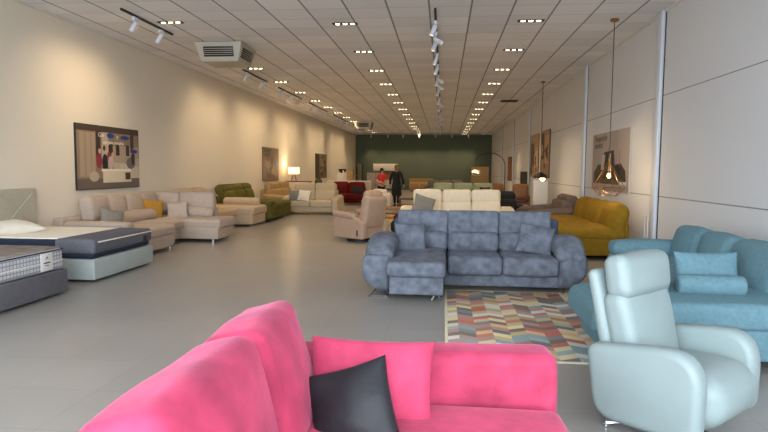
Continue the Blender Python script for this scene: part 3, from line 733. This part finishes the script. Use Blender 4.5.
# ---- olive sofa
t = thing('sofa', 'olive green sofa with three round headrests by the cream wall', 'sofa', (-5.55, 17.1, 0), R(90)); m = M['olive']
part('base', rbox(2.4, 1.55, .26, .03), m, t, (0, .02, .2)); part('back_frame', rbox(2.4, .2, .6, .05), m, t, (0, .74, .4))
for i, x in enumerate((-.8, 0, .8)):
    part('seat_cushion', rbox(.79, 1.2, .2, .07, (.01, .02, .03), 6, 3, .008, 4, i), m, t, (x, -.16, .42))
    part('back_cushion', backc(.79, .26, .4, .08, .03, i), m, t, (x, .56, .66), (R(-12), 0, 0)); part('headrest', G().add(roll(.15, .8, .06)), m, t, (x, .66, .89), (0, R(90), 0))
a = part('armrest', rbox(.4, 1.1, .42, .06, (.02, .02, 0), 5, 3), m, t, (-1.03, -.27, .29)); part('arm_pad', rbox(.46, 1.1, .16, .075, (.01, .01, .02), 6, 3, .006, 4), m, a, (0, -.02, .25))
leg_set(t, 2.4, 1.5, M['black_metal'])
# ---- tan and cream sofas
sofa('tan sofa with its back to the cream wall, beside the table lamp', None, (-5.85, 21.35, 0), R(90), 3.1, .98, 'tan', 2, head='head', back_h=.97, arm_w=.2)
t = sofa('cream two seat sofa with padded arms facing the camera', None, (-4.3, 19.35, 0), R(-4), 1.85, 1.0, 'cream', 2, head='head', back_h=1.0, arm_h=.62, arm_w=.2)
throw('dark grey pillow in the corner of the cream two seat sofa', 'grey_fabric', .36, .36, .12, (-4.86, 18.98, .62), (R(-18), 0, R(10)), seed=1)
throw('pale cream pillow next to the dark grey pillow on the cream sofa', 'linen', .4, .36, .13, (-4.53, 18.94, .62), (R(-20), R(6), R(-6)), seed=2)
# ---- red sofa
sofa('dark red sofa in front of the low display shelf near the green wall', None, (-4.0, 24.7, 0), R(0), 1.75, 1.0, 'red', 2, head='plain', back_h=.95, arm='box', arm_h=.62, arm_w=.2)
throw('dark pillow on the dark red sofa', 'dark_fabric', .5, .34, .14, (-3.55, 24.35, .62), (R(-18), R(10), 0), seed=3)
# ---- cream recliner armchair turned away
t = thing('recliner', 'cream leather recliner armchair turned away from the camera', 'armchair', (-1.72, 12.28, 0), R(-127))
m = M['recliner']
prof = rounded_poly([(-.42, .07), (.44, .07), (.46, .42), (.2, .54), (-.42, .54)], [.06, .06, .05, .1, .06], 5)
for s in (-1, 1):
    a = part('armrest', slab(prof, .14, .04), m, t, (s * .33, 0, 0), ang=60)
    part('arm_pad', rbox(.2, .66, .12, .055, (0, 0, .01), 5, 3), m, a, (0, -.12, .55), (R(-4), 0, 0))
part('seat_cushion', cushion(.54, .7, .22, .07, .04), m, t, (0, -.08, .38)); part('base', rbox(.6, .76, .24, .03), m, t, (0, 0, .2))
b = part('backrest', rbox(.62, .2, .66, .07, (0, .03, .02), 6, 3), m, t, (0, .36, .62), (R(-10), 0, 0)); part('headrest', rbox(.48, .2, .2, .09, (.01, .02, .02), 6, 3), m, b, (0, -.06, .33))
part('footrest', rbox(.54, .12, .3, .05, (0, .02, 0), 5, 3), m, t, (0, -.5, .3), (R(10), 0, 0)); part('footrest_link', G().add(tube([(-.2, -.3, .2), (-.2, -.62, .26)], .015)).add(tube([(.2, -.3, .2), (.2, -.62, .26)], .015)), M['black'], t)
part('swivel_base', lathe([(.3, 0), (.3, .03), (.1, .05), (.08, .09)], 20), M['black'], t)
part('side_handle', rbox(.02, .03, .12, .008), M['black'], t, (.41, .3, .2))

# ---- sofas behind the blue one
sofa('cream white three seat sofa behind the blue grey sofa', None, (.3, 13.0, 0), 0, 2.45, 1.02, 'white_sofa', 3, head='head', back_h=1.04, arm_w=.26, arm_h=.68)
throw('grey square pillow at one end of the cream white sofa', 'grey_fabric', .46, .46, .13, (-.42, 12.62, .72), (R(-18), R(18), R(8)), seed=5)
sofa('dark charcoal sofa seen from behind, beyond the cream white sofa', None, (.72, 16.1, 0), R(180), 2.75, 1.0, 'dark_fabric', 3, head='plain', back_h=.94, arm='box', arm_w=.2)
sofa('pale sage three seat sofa facing the camera beyond the charcoal sofa', None, (.65, 19.6, 0), 0, 2.35, 1.0, 'sage', 3, head='plain', back_h=1.06, arm='box', arm_w=.2, arm_h=.6)
throw('dark blue pillow on the pale sage sofa', 'mattress_navy', .34, .42, .13, (1.33, 19.2, .75), (R(-14), 0, 0), seed=4)
# ---- mustard sofa
t = thing('sofa', 'mustard yellow sofa under the grey poster by the panelled wall', 'sofa', (2.52, 11.55, 0), R(-90)); m = M['mustard']
part('base', rbox(2.8, 1.16, .3, .03), m, t, (0, .02, .22)); part('back_frame', rbox(2.7, .16, .4, .05), m, t, (0, .52, .42))
for i, x in enumerate((-.93, 0, .95)): part('seat_cushion', rbox(.93, 1.24, .22, .1, (.02, .02, .035), 6, 4, .01, 4, i), m, t, (x, -.08, .44), ang=180)
for i, x in enumerate((-1.05, -.35, .35, 1.05)): part('back_cushion', rbox(.7, .3, .5, .13, (.02, .04, .04), 6, 4, .012, 4, i + 4), m, t, (x, .42, .68), (R(-10), 0, 0), ang=180)
leg_set(t, 2.8, 1.2, M['black_metal'])
# ---- taupe sofa
t = sofa('taupe sofa with raised round headrest beyond the mustard sofa', None, (2.45, 14.1, 0), R(-90), 1.75, 1.3, 'taupe', 2, head='roll', back_h=.95, arm_w=.24, arm_h=.66, back_t=.3)

# ------------------------------------------------------------------ beds
def bed(label, y0, y1, frame, hb, mattress_fn):
    yc = (y0 + y1) / 2; w_ = y1 - y0
    t = thing('bed', label, 'bed', (-5.45 if yc > 7 else -5.39, yc, 0), 0)
    part('bed_base', rbox(1.94, w_, .27, .02), M[frame], t, (0, 0, .165))
    for x in (-.85, .85):
        for y in (-w_ / 2 + .12, w_ / 2 - .12): part('leg', cyl(.03, .05, 10), M['black'], t, (x, y, .025))
    h = part('headboard', rbox(.09, w_ + .02, 1.14, .025), M[hb], t, (-.985, 0, .59))
    g = G()
    for s in (-1, 1):
        for o in ((-.36, .36) if True else ()):
            g.add(tube([(.048, o - .33, -.02 - .0 + .1 * 0 - .0), (.048, o, .24), (.048, o + .33, .5)] if s > 0 else [(.048, o - .33, .5), (.048, o, .24), (.048, o + .33, -.02)], .008, 6))
    part('tufting', g, M[hb], h)
    return t
t = bed('bed with pale teal base and grey mattress by the cream wall', 7.15, 8.72, 'bed_teal', 'headboard', None)
w_ = 1.5
def mattress(label, yc, w_, body, top, z=.3):
    m = thing('mattress', label, 'mattress', (-5.46 if yc > 7 else -5.40, yc, z), 0)
    part('body', rbox(1.9, w_, .25, .05, n=4, k=3), M[body], m, (0, 0, .127))
    return m
m = mattress('dark grey mattress with a cream top panel on the pale teal bed', 7.93, 1.5, 'mattress_navy', None)
part('top_panel', rbox(1.42, 1.42, .03, .013), M['linen'], m, (-.22, 0, .252)); part('foot_cover', rbox(.56, 1.54, .2, .05, n=3, k=3), M['mattress_grey'], m, (.7, 0, .165))
part('piping', rbox(.02, 1.4, .016, .006, k=1), M['linen'], m, (.985, .02, .22)); part('label_tag', rbox(.006, .12, .09, .002, k=1), M['black'], m, (.983, .55, .13))
t = bed('bed with charcoal grey base nearest the shop front', 5.02, 6.53, 'bed_grey', 'bed_grey', None)
mm, nt, b = nodes('quilt'); L = nt.links.new
tc = N(nt, 'ShaderNodeTexCoord'); br = N(nt, 'ShaderNodeTexBrick'); br.offset = 0
mp = N(nt, 'ShaderNodeMapping'); mp.inputs['Rotation'].default_value = (R(90), 0, R(90)); L(tc.outputs['Object'], mp.inputs[0])
sx = N(nt, 'ShaderNodeSeparateXYZ'); L(tc.outputs['Object'], sx.inputs[0]); cbx = N(nt, 'ShaderNodeCombineXYZ'); L(sx.outputs[1], cbx.inputs[0]); L(sx.outputs[2], cbx.inputs[1]); L(cbx.outputs[0], br.inputs['Vector'])
br.inputs['Color1'].default_value = srgb((206, 204, 204)) + (1,); br.inputs['Color2'].default_value = srgb((192, 190, 192)) + (1,); br.inputs['Mortar'].default_value = srgb((142, 142, 150)) + (1,)
br.inputs['Scale'].default_value = 1; br.inputs['Brick Width'].default_value = .05; br.inputs['Row Height'].default_value = .045; br.inputs['Mortar Size'].default_value = .006
L(br.outputs[0], b.inputs['Base Color']); b.inputs['Roughness'].default_value = .9; M['quilt'] = mm
m = mattress('white quilted mattress with grey knit top on the charcoal bed', 5.775, 1.46, 'quilt', None)
part('top_panel', rbox(1.86, 1.42, .04, .018), mat('knit', (146, 134, 124), .95, var=.3, vs=6), m, (-.01, 0, .248)); part('piping', rbox(1.9, 1.46, .012, .005, k=1), M['mattress_navy'], m, (0, 0, .235))
part('edge_band', rbox(.012, 1.4, .02, .005, k=1), M['white_paint'], m, (.948, 0, .115)); 
lb = part('label_patch', rbox(.006, .2, .2, .002, k=1), M['white_paint'], m, (.952, .42, .125))
part('emblem', G().add(tube([(.005, -.02, .03), (.005, 0, .06), (.005, .02, .03)], .004, 6)).add(box(.004, .11, .014), (.004, 0, -.01)).add(box(.004, .06, .008), (.004, 0, -.04)), M['mattress_navy'], lb)
solo('bed_pillow', pillow(.68, .46, .2, 3), M['linen'], 'white pillow at the head of the pale teal bed', 'pillow', (-6.0, 7.66, .64), (R(-82), 0, R(70)), ang=180)
solo('bed_pillow', pillow(.62, .42, .13, 4), M['linen'], 'white pillow at the head of the charcoal bed', 'pillow', (-6.0, 5.6, .63), (R(-82), 0, R(85)), ang=180)

# ------------------------------------------------------------------ lamps, tables, displays far back
t = thing('console_table', 'red topped console table carrying the lit table lamp', 'table', (-5.9, 23.75, 0))
part('table_top', rbox(1.05, .4, .04, .008), M['red_wood'], t, (0, 0, .97))
for x in (-.48, .48):
    for y in (-.15, .15): part('leg', rbox(.04, .04, .95, .006, k=1), M['brown_wood'], t, (x, y, .475))
t = thing('table_lamp', 'lit table lamp with cream box shade on wooden legs', 'lamp', (-6.1, 23.75, .99))
for s in (-1, 1): part('lamp_foot', tube([(s * .1, 0, 0.0), (s * .04, 0, .3)], .02), M['wood'], t)
part('crossbar', cyl(.012, .14), M['wood'], t, (0, 0, .2), (0, R(90), 0))
part('lamp_shade', lathe([(.215, .29), (.22, .29), (.22, .56), (.215, .56)], 24), M['shade_glow'], t)
l = bpy.data.lights.new('lamp_glow', 'POINT'); l.energy = 10; l.color = WARM; l.shadow_soft_size = .1
o = bpy.data.objects.new('lamp_glow', l); col.objects.link(o); o.parent = t; o.location = (0, 0, .62)

def cabinet(name, label, loc, w, d, h, body, fronts, legs=.1, cols=2, drawers=0, cat='cabinet', group=None):
    t = thing(name, label, cat, loc, 0, group)
    part('body', rbox(w, d, h - legs, .008, k=1), M[body], t, (0, 0, legs + (h - legs) / 2))
    cw = w / cols
    for i in range(cols):
        dr = part('door', rbox(cw - .02, .02, h - legs - .04, .004, k=1), M[fronts], t, (-w / 2 + cw * (i + .5), -d / 2 - .01, legs + (h - legs) / 2))
        part('handle', rbox(.015, .015, .12, .004, k=1), M['black_metal'], dr, (cw * .4 * (1 if i % 2 == 0 else -1), -.016, 0))
    if legs > .02:
        for sx in (-1, 1):
            for sy in (-1, 1): part('leg', rbox(.04, .04, legs, .005, k=1), M['brown_wood'], t, (sx * (w / 2 - .06), sy * (d / 2 - .05), legs / 2))
    return t
cabinet('display_shelf', 'long pale topped display counter behind the dark red sofa', (-4.15, 25.9, 0), 1.9, .45, .98, 'white_paint', 'cream', .05, 3, cat='counter')
t = thing('pedestal_display', 'cream pedestal block with a black bowl, beyond the dark red sofa', 'pedestal', (-4.75, 27.6, 0)); part('body', rbox(.42, .42, 1.3, .01, k=1), M['linen'], t, (0, 0, .65)); part('plinth_foot', rbox(.46, .46, .06, .01, k=1), M['white_paint'], t, (0, 0, .03))
solo('bowl', lathe([(.06, 0), (.16, .08), (.2, .2), (.18, .2), (.14, .1), (.001, .03)], 18), M['black'], 'black bowl on the cream pedestal block', 'bowl', (-4.75, 27.6, 1.30))
t = thing('tower_shelf', 'tall dark framed shelf tower near the green wall corner', 'shelf', (-4.02, 28.2, 0))
for x in (-.14, .14): part('side_panel', rbox(.03, .35, 1.75, .005, k=1), M['pouf_teal'], t, (x, 0, .875))
for z in (.1, .65, 1.2, 1.72): part('shelf_board', rbox(.28, .34, .03, .005, k=1), M['oak'], t, (0, 0, z))
part('back_panel', rbox(.28, .02, 1.7, .004, k=1), M['oak'], t, (0, .16, .87))
solo('wooden_box', rbox(.26, .3, .5, .01, k=1), M['oak'], 'oak box standing on the counter by the shelf tower', 'box', (-4.1, 25.9, 1.23))
solo('carafe', lathe([(.05, 0), (.09, .1), (.06, .25), (.03, .4), (.035, .45)], 14), M['linen'], 'tall white carafe on the counter', 'carafe', (-4.42, 25.9, .98))
cabinet('cabinet', 'tall taupe cabinet beside the shelf tower before the green wall', (-4.75 + 1.2, 31.0, 0), .9, .45, 1.32, 'grey_fabric', 'beige', .06, 2)
solo('vase', lathe([(.08, 0), (.16, .12), (.15, .22), (.07, .3), (.08, .33)], 16), M['green_vase'], 'round dark olive vase on the side table behind the cream sofa', 'vase', (-5.0, 23.4, .82))
t = thing('side_table', 'pale side table holding the olive vase', 'table', (-4.95, 23.4, 0))
part('table_top', rbox(.5, .45, .04, .01), M['linen'], t, (0, 0, .80))
for x in (-.2, .2):
    for y in (-.18, .18): part('leg', cyl(.018, .79, 10), M['wood'], t, (x, y, .395))
t = thing('wall_cabinet', 'pair of cream wall cupboards on the green wall', 'cabinet', (-4.25, YB, 1.38)); part('body', rbox(1.78, .35, .52, .008, k=1), M['linen'], t, (0, -.175, .26))
for x in (-.44, .44): part('door', rbox(.86, .02, .5, .004, k=1), M['linen'], t, (x, -.36, .26))
t = thing('wall_panel', 'wooden back panel below the cream wall cupboards', 'panel', (-4.25, YB, .75)); part('board', rbox(1.78, .04, .62, .005, k=1), M['wood'], t, (0, -.02, .31)); part('ledge', rbox(1.78, .12, .03, .005, k=1), M['oak'], t, (0, -.1, .02))
cabinet('sideboard', 'cream sideboard under the cream wall cupboards', (-4.25, 43.0, 0), 1.7, .45, .72, 'linen', 'linen', .1, 3, cat='sideboard')
cabinet('sideboard', 'long oak sideboard against the green wall', (-1.6, 43.1, 0), 1.75, .45, .86, 'oak', 'oak', .12, 3, cat='sideboard')
cabinet('sideboard', 'low pale sideboard in front of the oak sideboard', (-1.3, 40.2, 0), 1.9, .45, .6, 'linen', 'oak', .1, 3, cat='sideboard')
# display board with a sofa picture
t = thing('display_board', 'pale display board with a dark sofa picture near the green wall', 'display board', (2.0, 33.0, 0))
part('board', rbox(.95, .05, 1.25, .008, k=1), M['tan'], t, (0, 0, 1.05)); part('picture', G().add(box(.42, .006, .3), (-.2, -.029, 1.36), mi=0).add(box(.34, .008, .1), (-.2, -.031, 1.3), mi=1), [M['linen'], M['brown_wood']], t)
for x in (-.4, .4): part('foot', rbox(.05, .4, .42, .01, k=1), M['brown_wood'], t, (x, 0, .21))
# arc floor lamp
t = thing('floor_lamp', 'thin arc floor lamp with a white shade reaching towards the display board', 'lamp', (2.95, 29.0, 0))
part('base', cyl(.18, .04, 20), M['black'], t, (0, 0, .02))
part('pole', tube([(0, 0, .03), (0, 0, 1.7)] + [(-.75 + .75 * math.cos(a), 0, 1.7 + .62 * math.sin(a)) for a in [R(10 * k) for k in range(1, 16)]], .016), M['black_metal'], t)
part('lamp_shade', lathe([(.03, .14), (.12, .1), (.19, 0), (.18, 0), (.11, .09), (.02, .12)], 18), M['shade_glow'], t, (-1.42, 0, 1.36), (0, R(12), 0)); part('hanger', tube([(-1.4, 0, 2.0), (-1.4, 0, 1.48)], .01), M['black_metal'], t)
# white plinth
t = thing('plinth', 'tall white plinth under the black pendant lamp', 'plinth', (3.0, 18.9, 0)); part('body', rbox(.44, .44, 1.2, .008, k=1), M['white_paint'], t, (0, 0, .62)); part('plinth_foot', rbox(.4, .4, .03, .004, k=1), M['black'], t, (0, 0, .015))
# tan armchairs and wooden table
def armchair(label, loc, rz):
    t = thing('armchair', label, 'armchair', loc, rz, 'tan armchairs'); m = M['wood']
    part('seat_cushion', cushion(.56, .58, .16, .05, .03), M['brown_wood'], t, (0, -.02, .42)); part('backrest', rbox(.56, .14, .52, .12, (0, .03, .02), 6, 4), M['wood'], t, (0, .27, .74), (R(-10), 0, 0))
    for s in (-1, 1):
        part('arm_frame', tube([(s * .31, -.26, .0), (s * .31, -.28, .58), (s * .31, .26, .6), (s * .31, .32, 0)], .02), m, t)
    part('seat_frame', rbox(.6, .58, .08, .02), m, t, (0, 0, .32)); return t
armchair('tan armchair with rounded back, nearer the white plinth', (2.75, 21.5, 0), R(-6)); armchair('tan armchair with rounded back, beside the sage sofa', (2.0, 21.9, 0), R(8))
def coffee(label, loc, w, d, h, top, group=None):
    t = thing('coffee_table', label, 'table', loc); part('table_top', rbox(w, d, .05, .01), M[top], t, (0, 0, h - .025)); part('shelf', rbox(w - .1, d - .1, .025, .006, k=1), M[top], t, (0, 0, .14))
    for sx in (-1, 1):
        for sy in (-1, 1): part('leg', rbox(.05, .05, h - .04, .006, k=1), M['brown_wood'], t, (sx * (w / 2 - .05), sy * (d / 2 - .05), (h - .04) / 2))
    return t
coffee('low wooden coffee table on the pale rug behind the recliner', (-1.45, 18.0, 0), .9, .55, .34, 'wood')
coffee('dark wooden coffee table near the woman in the black coat', (-1.15, 22.6, 0), 1.1, .6, .4, 'brown_wood')
coffee('low oak coffee table before the red shirted person', (-2.5, 21.4, 0), .9, .6, .36, 'oak')
solo('rug', rbox(2.2, 3.4, .012, .004, k=1), fab('rug_beige', (186, 158, 116), .12, 6), 'pale beige rug beyond the cream recliner', 'rug', (-1.3, 17.6, .007))
solo('pouf', rbox(.46, .46, .3, .1, (.02, .02, .02), 5, 4), M['pouf_teal'], 'dark teal pouf behind the arm of the blue grey sofa', 'pouf', (-.98, 14.0, .15))
solo('pouf', rbox(.34, .34, .34, .08, (.02, .02, .02), 5, 4), M['red'], 'small dark red pouf beside the cream white sofa', 'pouf', (-1.08, 15.2, .17))
sofa('small white armchair between the recliner and the red shirted person', None, (-2.45, 23.0, 0), R(180), .85, .8, 'linen', 1, head='plain', back_h=.72, arm='box', arm_w=.14, arm_h=.55, cat='armchair', name='armchair')
sofa('brown sofa with low back far before the green wall', None, (.6, 27.5, 0), R(180), 2.3, .95, 'taupe', 3, head='plain', back_h=.86, arm='box', arm_w=.2)
sofa('grey sofa near the oak sideboard at the far end', None, (.1, 34.0, 0), 0, 2.4, .95, 'grey_fabric', 3, head='plain', back_h=.9, arm='box', arm_w=.2)
# wire stand beside the mustard sofa
t = thing('wire_stand', 'thin wire display stand by the wall next to the mustard sofa', 'stand', (3.22, 9.72, 0))
part('frame', G().add(tube([(-.0, -.1, 0), (0, -.06, .78), (0, .06, .78), (0, .1, 0)], .007)), M['white_paint'], t); part('crossbar', tube([(0, -.085, .25), (0, .085, .25)], .006), M['white_paint'], t)

# ------------------------------------------------------------------ people
def person(label, loc, rz, H, shirt, legs, hair, pose):
    t = thing('person', label, 'person', loc, rz)
    k = H / 1.66
    V = []; E = []; Rr = []
    def v(p, r, par=None):
        V.append(tuple(x * k for x in p)); Rr.append(tuple(x * k for x in r) if isinstance(r, tuple) else r * k)
        if par is not None: E.append((par, len(V) - 1))
        return len(V) - 1
    pel = v((0, 0, .88), (.15, .11)); wa = v((0, pose['lean'] * .3, 1.05), (.125, .095), pel); ch = v((0, pose['lean'] * .7, 1.24), (.15, .11), wa); sh = v((0, pose['lean'], 1.36), (.1, .08), ch)
    nk = v((0, pose['lean'], 1.43), .05, sh); jaw = v((0, pose['lean'] - .02, 1.50), (.062, .07), nk); hd = v((0, pose['lean'] - .005, 1.57), (.078, .092), jaw); tp = v((0, pose['lean'], 1.63), (.055, .065), hd)
    arms = {}
    for s in (-1, 1):
        sl = v((s * .17, pose['lean'], 1.34), .055, sh); el = v(pose['elbow'](s), .042, sl); wr_ = v(pose['wrist'](s), .028, el)
        d = (Vector(pose['wrist'](s)) - Vector(pose['elbow'](s))).normalized(); c = Vector(pose['wrist'](s))
        pm = v(tuple(c + d * .07), (.036, .02), wr_)
        side = d.cross(Vector((1, 0, 0))).normalized()
        for q, ln in ((-.027, .065), (-.009, .078), (.009, .073), (.027, .058)):
            b0 = c + d * .1 + side * q; f1 = v(tuple(b0), .0095, pm); v(tuple(b0 + d * ln * .6 + Vector((-s * .01, 0, 0))), .008, f1)
        th = v(tuple(c + d * .04 - side * .035), .01, wr_); v(tuple(c + d * .08 - side * .05), .008, th)
        hp = v((s * .085, 0, .84), (.09, .09), pel); kn = v((s * .09, pose['knee'](s), .47), .056, hp); an = v((s * .09, pose['foot'](s), .08), .036, kn); v((s * .1, pose['foot'](s) - .1, .03), .03, an)
        arms[s] = (pose['elbow'](s), pose['wrist'](s))
    me = skin(V, E, Rr, 1)
    for vv in me.vertices:      # nose and chin
        z = vv.co.z / k
        if vv.co.y < (pose['lean'] - .07) * k and abs(vv.co.x) < .02 * k and 1.5 < z < 1.56: vv.co.y -= .022 * k
    body = part('body', me, M['skin'], t)
    def cloth(name, vs, es, rs, m): part(name, skin([tuple(x * k for x in p) for p in vs], es, [tuple(x * k for x in r) if isinstance(r, tuple) else r * k for r in rs], 1), M[m], t)
    l = pose['lean']; vs = [(0, 0, pose['hem']), (0, l * .3, 1.05), (0, l * .7, 1.24), (0, l, 1.385)]; es = [(0, 1), (1, 2), (2, 3)]; rs = [pose['hemr'], (.155, .125), (.175, .135), (.09, .085)]
    for s in (-1, 1):
        b = len(vs); e_, w2 = arms[s]; w2 = tuple(a + (c - a) * pose['sleeve'] for a, c in zip(e_, w2)) if pose['sleeve'] > 0 else tuple((Vector((s * .175, l, 1.34)) * .25 + Vector(e_) * .75))
        vs += [(s * .175, l, 1.34)] + ([e_, w2] if pose['sleeve'] > 0 else [w2]); rs += [.07, .056, .048] if pose['sleeve'] > 0 else [.07, .06]
        es += [(3, b), (b, b + 1)] + ([(b + 1, b + 2)] if pose['sleeve'] > 0 else [])
    if pose['hem'] < .7: part('coat_skirt', G().add((lambda vf: ([(x, y * .75, z) for x, y, z in vf[0]], vf[1]))(lathe([(.03, 1.1 * k), (.155 * k, 1.06 * k), (.19 * k, .8 * k), (.215 * k, .42 * k), (.2 * k, .42 * k), (.15 * k, .8 * k)], 22))), M[shirt], t)
    cloth('coat' if pose['hem'] < .7 else 'shirt', vs, es, rs, shirt)
    vs = [(0, 0, .92)]; es = []; rs = [(.15, .115)]
    for s in (-1, 1):
        b = len(vs); vs += [(s * .085, 0, .82), (s * .09, pose['knee'](s), .47), (s * .09, pose['foot'](s), .1)]; rs += [.1, .072, .058]; es += [(0, b), (b, b + 1), (b + 1, b + 2)]
    cloth('trousers', vs, es, rs, legs)
    for s in (-1, 1): part('shoe', rbox(.09 * k, .25 * k, .075 * k, .035, k=3, n=3), M['black'], t, (s * .095 * k, (pose['foot'](s) - .05) * k, .038 * k))
    g = G().add(sphere(.093 * k, .103 * k, .1 * k), (0, (l + .018) * k, 1.595 * k)).add(sphere(.08 * k, .06 * k, .11 * k), (0, (l + .06) * k, 1.53 * k)); part('hair', g, M[hair], t)
    for s in (-1, 1): part('eye', sphere(.011 * k, .006 * k, .007 * k, 8, 6), M['ink_dark'], t, (s * .03 * k, (l - .092) * k, 1.555 * k))
    return t
person('person in a long black coat seen from behind in the aisle', (-1.9, 24.0, 0), R(172), 1.67, 'coat_black', 'coat_black', 'hair_fair',
       dict(lean=-.02, elbow=lambda s: (s * .25, .02 if s > 0 else -.03, 1.08), wrist=lambda s: (s * .27, -.04 if s > 0 else -.12, .86), knee=lambda s: -.05 if s > 0 else .0, foot=lambda s: -.1 if s > 0 else .12, hem=.46, hemr=(.2, .17), sleeve=.95))
person('person in a red short sleeved shirt and black trousers facing the aisle', (-2.62, 25.0, 0), R(35), 1.53, 'shirt_red', 'coat_black', 'hair_dark',
       dict(lean=-.04, elbow=lambda s: (s * .24, -.02, 1.08), wrist=lambda s: (s * .13, -.24, 1.02), knee=lambda s: -.02, foot=lambda s: .02 * s, hem=.86, hemr=(.165, .13), sleeve=0))

# ------------------------------------------------------------------ render look
vs_ = sc.view_settings; sc.display_settings.display_device = 'sRGB'
vs_.view_transform = 'Standard'; vs_.look = 'None'; vs_.gamma = 1; vs_.use_curve_mapping = False; vs_.exposure = 0.86
sc.cycles.use_denoising = True; sc.cycles.max_bounces = 7; sc.cycles.diffuse_bounces = 5; sc.cycles.sample_clamp_indirect = 6
